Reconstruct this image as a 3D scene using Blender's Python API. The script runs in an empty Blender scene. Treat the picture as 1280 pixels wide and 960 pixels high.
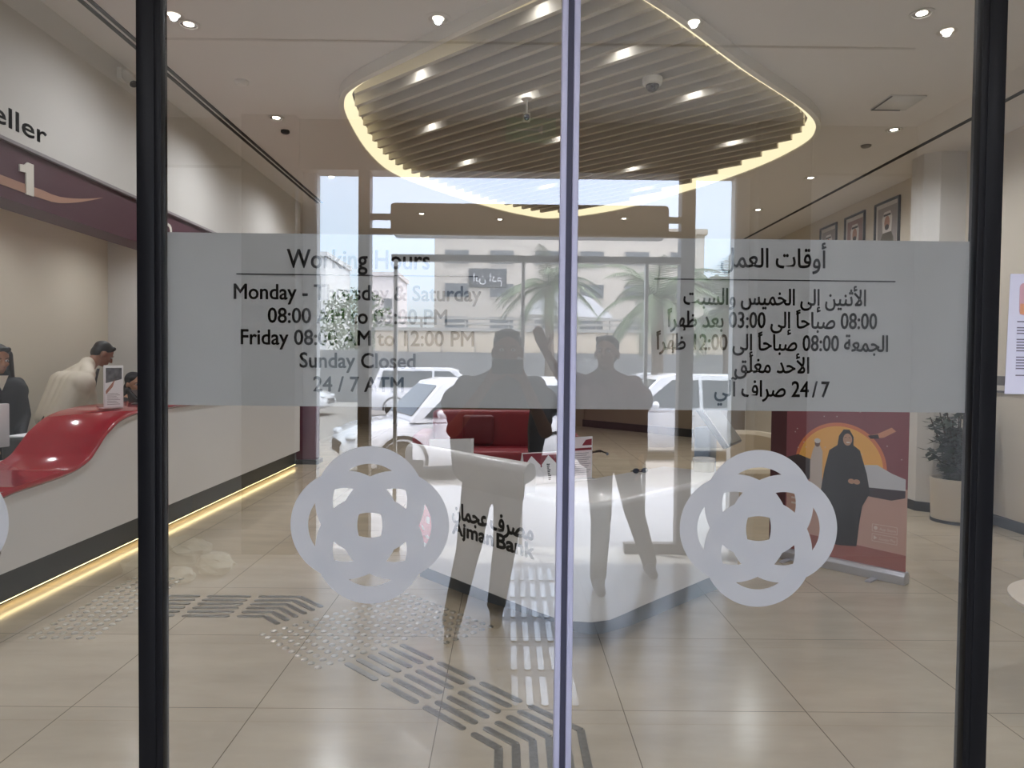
import bpy, bmesh, math, random
from math import sin, cos, pi, radians, sqrt
from mathutils import Vector, Matrix, Euler

S = bpy.context.scene
C = S.collection
random.seed(7)

# ------------------------------------------------------------------ camera
cam_d = bpy.data.cameras.new('camera')
cam = bpy.data.objects.new('camera', cam_d)
C.objects.link(cam)
cam.location = (0, 0, 1.5)
cam.rotation_euler = (Matrix.Rotation(radians(-0.4), 4, 'Z') @ Matrix.Rotation(radians(90 - 1.58), 4, 'X')
                      @ Matrix.Rotation(radians(0.6), 4, 'Z')).to_euler()
cam_d.sensor_width = 36.0
cam_d.lens = 36.0 * 880.0 / 1280.0
cam_d.clip_start = 0.03
cam_d.clip_end = 300
S.camera = cam

# ------------------------------------------------------------------ sky, sun, exposure
W = bpy.data.worlds.new('sky')
S.world = W
W.use_nodes = True
wn = W.node_tree
wn.nodes.clear()
w_out = wn.nodes.new('ShaderNodeOutputWorld')
w_bg = wn.nodes.new('ShaderNodeBackground')
w_sky = wn.nodes.new('ShaderNodeTexSky')
w_sky.sky_type = 'NISHITA'
w_sky.sun_disc = False
w_sky.sun_elevation = radians(70)
w_sky.sun_rotation = radians(75)
w_sky.air_density = 0.7
w_sky.dust_density = 4.5
w_bg.inputs['Strength'].default_value = 1.75
w_hs = wn.nodes.new('ShaderNodeHueSaturation')      # hazy sky
w_hs.inputs['Saturation'].default_value = 0.62
wn.links.new(w_sky.outputs['Color'], w_hs.inputs['Color'])
wn.links.new(w_hs.outputs['Color'], w_bg.inputs['Color'])
wn.links.new(w_bg.outputs['Background'], w_out.inputs['Surface'])

sun_d = bpy.data.lights.new('sun', 'SUN')
sun_d.energy = 9.0
sun_d.color = (1.0, 0.95, 0.87)
sun_d.angle = radians(1.5)
sun = bpy.data.objects.new('sun', sun_d)
sun.rotation_euler = (radians(9), radians(-17), 0)
sun.location = (-10, -16, 30)
C.objects.link(sun)

S.view_settings.view_transform = 'Standard'
S.view_settings.look = 'None'
S.view_settings.gamma = 1.0
S.view_settings.use_curve_mapping = False
S.view_settings.exposure = 0.08
S.cycles.max_bounces = 10
S.cycles.diffuse_bounces = 5
S.cycles.glossy_bounces = 4
S.cycles.transparent_max_bounces = 24
S.cycles.sample_clamp_indirect = 6.0
S.cycles.caustics_reflective = False
S.cycles.caustics_refractive = False

# strength of the lamps (W)
LAMP_W = 66.0        # ceiling downlights
LOBBY_W = 75.0        # lobby downlights over the camera
BAFFLE_W = 3.5      # small spots in the baffle feature
COVE_E = 1.25         # cove strip in the feature
STRIP_E = 8.0        # floor strip under the counter

# ------------------------------------------------------------------ materials
def lin(c):
    return tuple(((v / 255.0) / 12.92 if v / 255.0 <= 0.04045 else ((v / 255.0 + 0.055) / 1.055) ** 2.4) for v in c)

MATS = {}
def M(name, rgb, rough=0.5, metal=0.0, spec=0.5, noise=0.0, nscale=8.0, coat=0.0, trans=0.0):
    if name in MATS:
        return MATS[name]
    m = bpy.data.materials.new(name)
    m.use_nodes = True
    nt = m.node_tree
    b = nt.nodes['Principled BSDF']
    c = lin(rgb)
    b.inputs['Base Color'].default_value = (*c, 1)
    b.inputs['Roughness'].default_value = rough
    b.inputs['Metallic'].default_value = metal
    b.inputs['Specular IOR Level'].default_value = spec
    b.inputs['Coat Weight'].default_value = coat
    b.inputs['Coat Roughness'].default_value = 0.06
    if noise:
        tc = nt.nodes.new('ShaderNodeTexCoord')
        nz = nt.nodes.new('ShaderNodeTexNoise')
        nz.inputs['Scale'].default_value = nscale
        nz.inputs['Detail'].default_value = 4
        rp = nt.nodes.new('ShaderNodeValToRGB')
        lo = tuple(max(0, v * (1 - noise)) for v in c)
        hi = tuple(min(1, v * (1 + noise)) for v in c)
        rp.color_ramp.elements[0].color = (*lo, 1)
        rp.color_ramp.elements[1].color = (*hi, 1)
        rp.color_ramp.elements[0].position = 0.3
        rp.color_ramp.elements[1].position = 0.7
        nt.links.new(tc.outputs['Object'], nz.inputs['Vector'])
        nt.links.new(nz.outputs['Fac'], rp.inputs['Fac'])
        nt.links.new(rp.outputs['Color'], b.inputs['Base Color'])
    MATS[name] = m
    return m

def emit(name, rgb, strength):
    m = bpy.data.materials.new(name)
    m.use_nodes = True
    nt = m.node_tree
    nt.nodes.clear()
    o = nt.nodes.new('ShaderNodeOutputMaterial')
    e = nt.nodes.new('ShaderNodeEmission')
    e.inputs['Color'].default_value = (*lin(rgb), 1)
    e.inputs['Strength'].default_value = strength
    nt.links.new(e.outputs['Emission'], o.inputs['Surface'])
    return m

def glassy(name, refl, tint=(1, 1, 1), rough=0.0):
    """clear sheet: straight-through transmission plus a mirror reflection that grows at grazing angles"""
    m = bpy.data.materials.new(name)
    m.use_nodes = True
    nt = m.node_tree
    nt.nodes.clear()
    o = nt.nodes.new('ShaderNodeOutputMaterial')
    t = nt.nodes.new('ShaderNodeBsdfTransparent')
    t.inputs['Color'].default_value = (*tint, 1)
    if refl <= 0:
        nt.links.new(t.outputs[0], o.inputs['Surface'])
        return m
    g = nt.nodes.new('ShaderNodeBsdfGlossy')
    g.inputs['Roughness'].default_value = rough
    g.inputs['Color'].default_value = (0.95, 0.98, 1.0, 1)
    lw = nt.nodes.new('ShaderNodeLayerWeight')
    lw.inputs['Blend'].default_value = 0.5
    pw = nt.nodes.new('ShaderNodeMath'); pw.operation = 'POWER'; pw.inputs[1].default_value = 5.0
    mu = nt.nodes.new('ShaderNodeMath'); mu.operation = 'MULTIPLY_ADD'
    mu.inputs[1].default_value = 1 - refl
    mu.inputs[2].default_value = refl
    mx = nt.nodes.new('ShaderNodeMixShader')
    nt.links.new(lw.outputs['Facing'], pw.inputs[0])
    nt.links.new(pw.outputs[0], mu.inputs[0])
    nt.links.new(mu.outputs[0], mx.inputs['Fac'])
    nt.links.new(t.outputs[0], mx.inputs[1])
    nt.links.new(g.outputs[0], mx.inputs[2])
    nt.links.new(mx.outputs[0], o.inputs['Surface'])
    return m

def film(name, rgb, clear):
    """frosted vinyl: diffuse and translucent with a little clear see-through"""
    m = bpy.data.materials.new(name)
    m.use_nodes = True
    nt = m.node_tree
    nt.nodes.clear()
    o = nt.nodes.new('ShaderNodeOutputMaterial')
    d = nt.nodes.new('ShaderNodeBsdfDiffuse')
    d.inputs['Color'].default_value = (*lin(rgb), 1)
    tl = nt.nodes.new('ShaderNodeBsdfTranslucent')
    tl.inputs['Color'].default_value = (*lin(rgb), 1)
    t = nt.nodes.new('ShaderNodeBsdfTransparent')
    m1 = nt.nodes.new('ShaderNodeMixShader'); m1.inputs['Fac'].default_value = 0.4
    m2 = nt.nodes.new('ShaderNodeMixShader'); m2.inputs['Fac'].default_value = clear
    nt.links.new(d.outputs[0], m1.inputs[1]); nt.links.new(tl.outputs[0], m1.inputs[2])
    nt.links.new(m1.outputs[0], m2.inputs[1]); nt.links.new(t.outputs[0], m2.inputs[2])
    nt.links.new(m2.outputs[0], o.inputs['Surface'])
    return m

def tile_mat(name, rgb, grout, w, h, ox, oy, rough):
    m = bpy.data.materials.new(name)
    m.use_nodes = True
    nt = m.node_tree
    b = nt.nodes['Principled BSDF']
    geo = nt.nodes.new('ShaderNodeNewGeometry')
    mp = nt.nodes.new('ShaderNodeMapping')
    mp.inputs['Location'].default_value = (-ox, -oy, 0)
    br = nt.nodes.new('ShaderNodeTexBrick')
    br.offset = 0.0
    br.inputs['Scale'].default_value = 1.0
    br.inputs['Brick Width'].default_value = w
    br.inputs['Row Height'].default_value = h
    br.inputs['Mortar Size'].default_value = 0.0022
    br.inputs['Mortar Smooth'].default_value = 0.1
    c = lin(rgb)
    br.inputs['Color1'].default_value = (*c, 1)
    br.inputs['Color2'].default_value = (*(v * 0.95 for v in c), 1)
    br.inputs['Mortar'].default_value = (*lin(grout), 1)
    nz = nt.nodes.new('ShaderNodeTexNoise')
    nz.inputs['Scale'].default_value = 2.6
    nz.inputs['Detail'].default_value = 8
    nz.inputs['Roughness'].default_value = 0.62
    mr = nt.nodes.new('ShaderNodeMapRange')
    mr.inputs['From Min'].default_value = 0.3; mr.inputs['From Max'].default_value = 0.7
    mr.inputs['To Min'].default_value = 0.87; mr.inputs['To Max'].default_value = 1.1
    mx = nt.nodes.new('ShaderNodeMix'); mx.data_type = 'RGBA'; mx.blend_type = 'MULTIPLY'
    mx.inputs['Factor'].default_value = 1.0
    st = nt.nodes.new('ShaderNodeMapping'); st.inputs['Scale'].default_value = (0.55, 1.7, 1)
    nt.links.new(geo.outputs['Position'], mp.inputs['Vector'])
    nt.links.new(mp.outputs['Vector'], br.inputs['Vector'])
    nt.links.new(geo.outputs['Position'], st.inputs['Vector'])
    nt.links.new(st.outputs['Vector'], nz.inputs['Vector'])
    nt.links.new(nz.outputs['Fac'], mr.inputs['Value'])
    nt.links.new(br.outputs['Color'], mx.inputs['A'])
    nt.links.new(mr.outputs['Result'], mx.inputs['B'])
    nt.links.new(mx.outputs['Result'], b.inputs['Base Color'])
    b.inputs['Roughness'].default_value = rough
    b.inputs['Specular IOR Level'].default_value = 0.5
    return m

# ------------------------------------------------------------------ mesh helpers
class MB:
    def __init__(self):
        self.bm = bmesh.new()
    def box(self, x0, x1, y0, y1, z0, z1, bev=0.0, seg=2):
        vs = [self.bm.verts.new((x, y, z)) for z in (z0, z1) for y in (y0, y1) for x in (x0, x1)]
        fs = [self.bm.faces.new([vs[i] for i in f]) for f in
              ((0, 2, 3, 1), (4, 5, 7, 6), (0, 1, 5, 4), (2, 6, 7, 3), (0, 4, 6, 2), (1, 3, 7, 5))]
        if bev:
            es = {e for f in fs for e in f.edges}
            bmesh.ops.bevel(self.bm, geom=list(es), offset=bev, segments=seg, profile=0.5, affect='EDGES')
        return self
    def extr(self, pts, vec, bev=0.0, seg=2, caps_only=None):
        """closed polygon (3D points) swept along vec; bevels all edges or only those of one cap"""
        vec = Vector(vec)
        a = [self.bm.verts.new(p) for p in pts]
        b = [self.bm.verts.new(Vector(p) + vec) for p in pts]
        n = len(a)
        fa = self.bm.faces.new(a[::-1]); fb = self.bm.faces.new(b)
        sides = [self.bm.faces.new((a[i], a[(i + 1) % n], b[(i + 1) % n], b[i])) for i in range(n)]
        bmesh.ops.recalc_face_normals(self.bm, faces=[fa, fb] + sides)
        if bev:
            if caps_only == 'end':
                es = list(fb.edges)
            elif caps_only == 'both':
                es = list(fb.edges) + list(fa.edges)
            else:
                es = list({e for f in [fa, fb] + sides for e in f.edges})
            bmesh.ops.bevel(self.bm, geom=es, offset=bev, segments=seg, profile=0.5, affect='EDGES')
        return self
    def ring_loft(self, rings, cap=True, closed=True):
        vs = [[self.bm.verts.new(p) for p in r] for r in rings]
        n = len(vs[0])
        fs = []
        for r0, r1 in zip(vs[:-1], vs[1:]):
            for i in range(n if closed else n - 1):
                j = (i + 1) % n
                fs.append(self.bm.faces.new((r0[i], r0[j], r1[j], r1[i])))
        if cap and closed:
            fs.append(self.bm.faces.new(vs[0][::-1]))
            fs.append(self.bm.faces.new(vs[-1]))
        bmesh.ops.recalc_face_normals(self.bm, faces=fs)
        return self
    def cyl(self, p0, p1, r0, r1=None, seg=16, cap=True):
        r1 = r0 if r1 is None else r1
        p0, p1 = Vector(p0), Vector(p1)
        d = (p1 - p0).normalized()
        u = d.orthogonal().normalized(); v = d.cross(u)
        def ring(p, r):
            return [p + (u * cos(2 * pi * i / seg) + v * sin(2 * pi * i / seg)) * r for i in range(seg)]
        return self.ring_loft([ring(p0, r0), ring(p1, r1)], cap)
    def tube(self, pts, r, seg=8):
        pts = [Vector(p) for p in pts]
        rings = []
        up = Vector((0.13, 0.31, 0.94))
        for i, p in enumerate(pts):
            d = (pts[min(i + 1, len(pts) - 1)] - pts[max(i - 1, 0)]).normalized()
            u = d.cross(up)
            u = (d.orthogonal() if u.length < 1e-4 else u).normalized(); v = d.cross(u)
            rr = r[i] if isinstance(r, (list, tuple)) else r
            rings.append([p + (u * cos(2 * pi * k / seg) + v * sin(2 * pi * k / seg)) * rr for k in range(seg)])
        return self.ring_loft(rings)
    def lathe(self, prof, c=(0, 0, 0), seg=32, cap=True):
        c = Vector(c)
        return self.ring_loft([[c + Vector((r * cos(2 * pi * i / seg), r * sin(2 * pi * i / seg), z))
                                for i in range(seg)] for r, z in prof], cap)
    def ell(self, c, r, seg=16, rings=10, rot=None):
        c = Vector(c)
        if not isinstance(r, (tuple, list)):
            r = (r, r, r)
        R = Euler(rot).to_matrix() if rot else Matrix.Identity(3)
        out = []
        for k in range(1, rings):
            t = pi * k / rings
            out.append([c + R @ Vector((r[0] * sin(t) * cos(2 * pi * i / seg), r[1] * sin(t) * sin(2 * pi * i / seg),
                                        -r[2] * cos(t))) for i in range(seg)])
        return self.ring_loft(out)
    def quad(self, a, b, c, d):
        self.bm.faces.new([self.bm.verts.new(p) for p in (a, b, c, d)])
        return self
    def poly(self, pts):
        self.bm.faces.new([self.bm.verts.new(p) for p in pts])
        return self
    def build(self, name, mat, parent=None, loc=None, rot=None, angle=35, smooth=True, matrix=None):
        bm = self.bm
        if matrix is not None:
            bm.transform(matrix)
        me = bpy.data.meshes.new(name)
        if smooth:
            thr = radians(angle)
            for f in bm.faces:
                f.smooth = True
            for e in bm.edges:
                e.smooth = len(e.link_faces) == 2 and e.calc_face_angle(0) < thr
        bm.to_mesh(me)
        bm.free()
        if isinstance(mat, (list, tuple)):
            for q in mat:
                me.materials.append(q)
        else:
            me.materials.append(mat)
        o = bpy.data.objects.new(name, me)
        C.objects.link(o)
        if parent is not None:
            o.parent = parent
        if loc is not None:
            o.location = loc
        if rot is not None:
            o.rotation_euler = rot
        return o

def B(*a, **k):
    return MB().box(*a, **k)

def tag(o, label=None, cat=None, group=None, kind=None):
    if label: o['label'] = label
    if cat: o['category'] = cat
    if group: o['group'] = group
    if kind: o['kind'] = kind
    return o

def thing(name, label, cat, loc=(0, 0, 0), rz=0.0, group=None):
    o = bpy.data.objects.new(name, None)
    C.objects.link(o)
    o.location = loc
    o.rotation_euler = (0, 0, rz)
    o.empty_display_size = 0.1
    return tag(o, label, cat, group)

def struct(o, label=None):
    return tag(o, label, None, None, 'structure')

def dup(o, loc=None, rz=None, label=None, parent=None):
    c = o.copy()
    C.objects.link(c)
    if parent is not None:
        c.parent = parent
    if loc is not None: c.location = loc
    if rz is not None: c.rotation_euler = (0, 0, rz)
    if label: c['label'] = label
    for ch in [x for x in S.objects if x.parent == o]:
        dup(ch, parent=c)
    return c

def rrect(w, h, r, n=6, cx=0.0, cy=0.0):
    pts = []
    for sx, sy, a0 in ((1, 1, 0), (-1, 1, 90), (-1, -1, 180), (1, -1, 270)):
        for k in range(n + 1):
            a = radians(a0 + 90 * k / n)
            pts.append((cx + sx * (w / 2 - r) + r * cos(a), cy + sy * (h / 2 - r) + r * sin(a)))
    return pts

def smooth_closed(pts, n=8):
    """Catmull-Rom through closed 2D points"""
    out = []
    m = len(pts)
    for i in range(m):
        p0, p1, p2, p3 = (Vector(pts[(i + k - 1) % m]) for k in range(4))
        for k in range(n):
            t = k / n
            out.append(0.5 * ((2 * p1) + (p2 - p0) * t + (2 * p0 - 5 * p1 + 4 * p2 - p3) * t * t
                              + (3 * p1 - p0 - 3 * p2 + p3) * t ** 3))
    return [(p[0], p[1]) for p in out]

# ---- lettering: font outlines turned into meshes
FORMS = {}
for ch, base, two in (('ا', 0xFE8D, 1), ('أ', 0xFE83, 1), ('إ', 0xFE87, 1), ('آ', 0xFE81, 1), ('ب', 0xFE8F, 0), ('ة', 0xFE93, 1), ('ت', 0xFE95, 0),
                      ('ث', 0xFE99, 0), ('ج', 0xFE9D, 0), ('ح', 0xFEA1, 0), ('خ', 0xFEA5, 0), ('د', 0xFEA9, 1), ('ر', 0xFEAD, 1),
                      ('س', 0xFEB1, 0), ('ص', 0xFEB9, 0), ('ظ', 0xFEC5, 0), ('ع', 0xFEC9, 0), ('غ', 0xFECD, 0), ('ف', 0xFED1, 0),
                      ('ق', 0xFED5, 0), ('ل', 0xFEDD, 0), ('م', 0xFEE1, 0), ('ن', 0xFEE5, 0), ('ه', 0xFEE9, 0), ('و', 0xFEED, 1),
                      ('ى', 0xFEEF, 1), ('ي', 0xFEF1, 0)):
    FORMS[ch] = (base, bool(two))

def shape_arabic(text):
    """joins Arabic letters and puts the line into visual left-to-right order, keeping number runs as they are"""
    text = text.replace('لأ', '\u0001').replace('لا', '\u0002')
    out = []
    for i, ch in enumerate(text):
        prv = text[i - 1] if i else ' '
        nxt = text[i + 1] if i + 1 < len(text) else ' '
        jp = prv in FORMS and not FORMS[prv][1]
        jn = nxt in FORMS or nxt in '\u0001\u0002'
        if ch in '\u0001\u0002':
            out.append(chr((0xFEF7 if ch == '\u0001' else 0xFEFB) + (1 if jp else 0)))
        elif ch in FORMS:
            base, two = FORMS[ch]
            if two:
                out.append(chr(base + (1 if jp else 0)))
            else:
                out.append(chr(base + (3 if jp and jn else 2 if jn else 1 if jp else 0)))
        else:
            out.append(ch)
    runs, cur, num = [], '', None
    for ch in out:
        n = ch in '0123456789:/' or (ch == '\u2009')
        if num is not None and n != num:
            runs.append((cur, num)); cur = ''
        cur += ch; num = n
    runs.append((cur, num))
    return ''.join(r if n else r[::-1] for r, n in runs[::-1])

def text_mesh(body, bold=0.0, depth=0.0, res=3):
    cu = bpy.data.curves.new('lettering', 'FONT')
    cu.body = body
    cu.offset = bold
    cu.extrude = depth
    cu.resolution_u = res
    o = bpy.data.objects.new('lettering', cu)
    C.objects.link(o)
    dg = bpy.context.evaluated_depsgraph_get()
    dg.update()
    me = bpy.data.meshes.new_from_object(o.evaluated_get(dg))
    bpy.data.objects.remove(o)
    bpy.data.curves.remove(cu)
    return me

def thicken(me, b):
    """heavier strokes: the outline repeated with small shifts"""
    bm = bmesh.new(); bm.from_mesh(me)
    base = bm.faces[:] + bm.edges[:] + bm.verts[:]
    for dx, dy in ((b, 0), (-b, 0), (0, b), (0, -b), (b * .7, b * .7), (-b * .7, b * .7), (b * .7, -b * .7), (-b * .7, -b * .7)):
        r = bmesh.ops.duplicate(bm, geom=base)
        bmesh.ops.translate(bm, vec=(dx, dy, 0), verts=[g for g in r['geom'] if isinstance(g, bmesh.types.BMVert)])
    bm.to_mesh(me); bm.free()

def lettering(name, body, mat, M4, x0, x1, base, size, bold=0.0, parent=None, depth=0.0, label=None, flip=False):
    """a line of text between x0 and x1 on the baseline in the plane of matrix M4 (local x along the line, y up, z out)"""
    me = text_mesh(body, 0.0, depth)
    xs = [v.co.x for v in me.vertices]
    a, b = min(xs), max(xs)
    sx = (x1 - x0) / (b - a)
    me.transform(Matrix.Translation((x0 - a * sx, base, 0)) @ Matrix.Diagonal((sx, size, size, 1)))
    if bold:
        thicken(me, bold)
    if flip:
        me.transform(Matrix.Diagonal((-1, 1, 1, 1)))
        me.flip_normals()
    me.transform(M4)
    me.materials.clear(); me.materials.append(mat)
    me.name = name
    o = bpy.data.objects.new(name, me)
    C.objects.link(o)
    if parent is not None: o.parent = parent
    if label: o['label'] = label
    return o

def plane_frame(origin, xdir, ydir):
    x = Vector(xdir).normalized(); y = Vector(ydir).normalized(); z = x.cross(y)
    m = Matrix((x, y, z)).transposed().to_4x4()
    m.translation = Vector(origin)
    return m

# ---- one continuous surface out of tapered limbs and ellipsoids
def fuse(name, prims, mat, parent, voxel=0.009, smooth=5, fac=0.5):
    mb = MB()
    for p in prims:
        if p[0] == 'c':
            a, b = Vector(p[1]), Vector(p[2])
            r0, r1 = p[3], p[4]
            mb.cyl(a, b, r0, r1, 14)
            mb.ell(a, r0, 14, 8); mb.ell(b, r1, 14, 8)
        elif p[0] == 'e':
            mb.ell(p[1], p[2], 18, 12, p[3] if len(p) > 3 else None)
        elif p[0] == 'l':      # loft of horizontal ellipses: (centre, rx, ry)
            mb.ring_loft([[Vector(c) + Vector((rx * cos(2 * pi * i / 24), ry * sin(2 * pi * i / 24), 0)) for i in range(24)]
                          for c, rx, ry in p[1]])
    me = bpy.data.meshes.new(name)
    mb.bm.to_mesh(me); mb.bm.free()
    o = bpy.data.objects.new(name, me)
    C.objects.link(o)
    r = o.modifiers.new('r', 'REMESH'); r.mode = 'VOXEL'; r.voxel_size = voxel
    s = o.modifiers.new('s', 'SMOOTH'); s.iterations = smooth; s.factor = fac
    dg = bpy.context.evaluated_depsgraph_get(); dg.update()
    me2 = bpy.data.meshes.new_from_object(o.evaluated_get(dg))
    o.modifiers.clear()
    o.data = me2
    bpy.data.meshes.remove(me)
    me2.name = name
    me2.materials.clear(); me2.materials.append(mat)
    for f in me2.polygons: f.use_smooth = True
    o.parent = parent
    return o

# ------------------------------------------------------------------ palette
D = 1.74                      # the glass front stands 1.74 m ahead of the camera
GLASS_OUT = glassy('glass_outer_face', 0.17)
GLASS_IN = glassy('glass_inner_face', 0.0, (0.97, 0.985, 0.975))
STREET_GLASS = glassy('street_glass', 0.03, (0.95, 0.97, 0.96))
BLACK_FRAME = M('black_aluminium', (11, 11, 16), 0.4, spec=0.25)
SEAL = M('brush_seal', (196, 196, 222), 0.35)
SEAL_DARK = M('rubber_gap', (60, 60, 80), 0.6)
VINYL = film('frosted_vinyl', (224, 224, 226), 0.04)
BANDF = film('frosted_band', (203, 202, 201), 0.07)
INK = M('black_vinyl', (14, 16, 20), 0.5)
WALLW = M('wall_white', (212, 209, 204), 0.55, noise=0.02, nscale=3)
WALLC = M('wall_cream', (216, 207, 188), 0.6)
CEIL = M('ceiling_paint', (222, 218, 214), 0.8)
MAROON = M('maroon_panel', (76, 28, 46), 0.5)
TAN = M('back_wall_tan', (128, 112, 92), 0.7)
BLACK = M('black_matt', (18, 18, 20), 0.5)
SLOT = M('slot_black', (12, 12, 13), 0.6)
SOLID = M('solid_surface_white', (222, 221, 220), 0.25, coat=0.2)
STEEL = M('brushed_steel', (176, 172, 164), 0.3, 1.0)
CHROME = M('chrome', (220, 220, 222), 0.08, 1.0)
BRONZE = M('bronze_cladding', (72, 64, 53), 0.45)
STONE = M('pale_stone', (204, 205, 207), 0.55, noise=0.08, nscale=3)
PAPER = M('paper_white', (236, 235, 238), 0.6)
PLINTH = M('plinth_dark', (58, 64, 64), 0.25)
RED = M('red_gloss', (140, 8, 28), 0.12, coat=0.15)

# ------------------------------------------------------------------ setting: bank hall
struct(B(-6, 7, D - 0.02, 19, -0.12, 0).build('floor', tile_mat('floor_tiles', (182, 168, 146), (112, 101, 86), 0.797, 0.815, -1.87, 2.205, 0.2), smooth=False))
FEAT = smooth_closed([(1.095 * x, 1.095 * y) for x, y in [(-1.30, 5.42), (-1.36, 5.95), (-1.36, 6.7), (-1.26, 7.37), (-.96, 7.98), (-.36, 8.85), (.18, 9.42), (.62, 9.60), (1.37, 9.07), (2.03, 8.05),
                      (2.46, 7.12), (2.63, 6.4), (2.60, 5.95), (2.34, 5.48), (1.6, 4.72), (.95, 4.02), (.62, 3.72), (.42, 3.62), (.22, 3.72), (-.55, 4.48), (-1.12, 5.06)]], 6)
def inset(poly, d):
    n = len(poly); out = []
    for i in range(n):
        a, b = Vector(poly[i - 1]), Vector(poly[(i + 1) % n])
        t = (b - a).normalized()
        nrm = Vector((t.y, -t.x))
        out.append(tuple(Vector(poly[i]) + nrm * d))
    return out
area = sum(FEAT[i - 1][0] * FEAT[i][1] - FEAT[i][0] * FEAT[i - 1][1] for i in range(len(FEAT)))
if area > 0:
    FEAT = FEAT[::-1]

bmc = bmesh.new()
lo_ = [bmc.verts.new((x, y, 3.75)) for x, y in ((-6, D), (7, D), (7, 19), (-6, 19))]
ho_ = [bmc.verts.new((x, y, 3.75)) for x, y in inset(FEAT, .02)]
es_ = [bmc.edges.new((v[i - 1], v[i])) for v in (lo_, ho_) for i in range(len(v))]
bmesh.ops.triangle_fill(bmc, edges=es_, use_beauty=True)
r_ = bmesh.ops.extrude_face_region(bmc, geom=bmc.faces[:])
bmesh.ops.translate(bmc, vec=(0, 0, .04), verts=[g for g in r_['geom'] if isinstance(g, bmesh.types.BMVert)])
bmesh.ops.recalc_face_normals(bmc, faces=bmc.faces[:])
mbc = MB(); mbc.bm.free(); mbc.bm = bmc
struct(mbc.build('ceiling', CEIL, smooth=False))

# left: fascia over the tellers, recess behind, solid wall beyond
struct(B(-3.25, -2.95, D + .05, 10.05, 2.8, 3.75).build('wall_left', WALLW, smooth=False))
struct(B(-3.2, -2.97, D + .05, 10.05, 2.45, 2.78).build('trim_1', MAROON, smooth=False), 'maroon band running below the white fascia')
struct(B(-3.21, -2.945, D + .05, 10.05, 2.78, 2.8).build('trim_2', M('trim_grey', (150, 143, 146), 0.4), smooth=False))
struct(B(-4.75, -4.6, D + .05, 8.15, 0, 3.75).build('wall_recess', WALLC, smooth=False))
struct(B(-4.6, -3.58, 8.15, 10.05, 0, 3.75).build('wall_left_end', WALLW, smooth=False))
struct(B(-4.6, -3.25, D + .05, 10.05, 2.9, 3.0).build('ceiling_recess', WALLC, smooth=False))
struct(B(-3.75, -3.6, 10.05, 17.4, 0, 3.75).build('wall_left_far', TAN, smooth=False))
struct(B(-3.75, 2.0, 17.3, 17.45, 0, 3.75).build('wall_back', TAN, smooth=False))
struct(MB().extr([(1.9, 17.25, 0), (5.5, 13.03, 0), (5.62, 13.13, 0), (2.0, 17.4, 0)], (0, 0, 3.75)).build('wall_back_angled', TAN, smooth=False))
struct(MB().extr([(1.86, 17.24, 0), (5.46, 13.02, 0), (5.5, 13.05, 0), (1.9, 17.28, 0)], (0, 0, 0.17)).build('baseboard_back', BLACK, smooth=False))
struct(B(4.73, 4.9, D + .05, 14, 0, 3.75).build('wall_right', M('wall_right_beige', (206, 196, 178), .6), smooth=False))
struct(B(4.712, 4.73, D + .05, 7.3, 0, 0.1).build('baseboard_right', BLACK, smooth=False))
# pilaster with chamfered corner on the right wall
pil = [(4.73, 7.30), (4.46, 7.30), (4.34, 7.40), (4.34, 7.62), (4.46, 7.72), (4.73, 7.72)]
struct(MB().extr([(x, y, 0) for x, y in pil], (0, 0, 3.75)).build('wall_pilaster', WALLW, smooth=False))
struct(MB().extr([(x - 0.014 * (x < 4.7), y - 0.014 * (1 if y < 7.5 else -1) * (x < 4.7), 0) for x, y in pil], (0, 0, 0.1)).build('baseboard_pilaster', BLACK, smooth=False))
# twin black slots in the ceiling along both side walls
for n, x in ((3, -2.66), (4, 4.14)):
    w = 0.03 if n == 3 else 0.014
    struct(MB().box(x - w * 1.5, x - w * .5, D + .05, 10.0 if n == 3 else 13.5, 3.742, 3.752)
           .box(x + w * .5, x + w * 1.5, D + .05, 10.0 if n == 3 else 13.5, 3.742, 3.752).build('trim_%d' % n, SLOT, smooth=False),
           'twin black slots along the ceiling edge')
# wall over and beside the glass front
struct(B(-6, 7, D - .04, D + .05, 3.1, 3.95).build('wall_front', WALLW, smooth=False))
struct(B(-6, -2.7, D - .04, D + .05, 0, 3.1).build('wall_front_left', STONE, smooth=False))
struct(B(3.2, 7, D - .04, D + .05, 0, 3.1).build('wall_front_right', STONE, smooth=False))

# ------------------------------------------------------------------ setting: glass front
def pane(name, x0, x1, z0, z1, y, parent=None):
    o = B(x0, x1, y, y + 0.01, z0, z1).build(name, [GLASS_IN, GLASS_OUT], parent, smooth=False)
    for f in o.data.polygons:
        if f.normal.y < -0.5:
            f.material_index = 1
    return o

struct(MB().box(-0.906, -0.862, D - .012, D + .05, 0, 3.0, .003).build('trim_5', BLACK_FRAME), 'black mullion left of the sliding doors')
struct(MB().box(1.166, 1.21, D - .012, D + .05, 0, 3.0, .003).build('trim_6', BLACK_FRAME), 'black mullion right of the sliding doors')
struct(MB().box(-2.7, 3.2, D - .05, D + .06, 3.0, 3.1, .003).build('trim_7', BLACK_FRAME), 'black transom over the glass front')
struct(MB().box(-2.7, -0.906, D - .03, D + .04, 0, 0.06).box(1.21, 3.2, D - .03, D + .04, 0, 0.06).build('trim_8', BLACK_FRAME), 'black bottom rail of the side panes')

FR = plane_frame((0, D + 0.0122, 0), (1, 0, 0), (0, 0, 1))      # lettering plane just behind the pane

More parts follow.
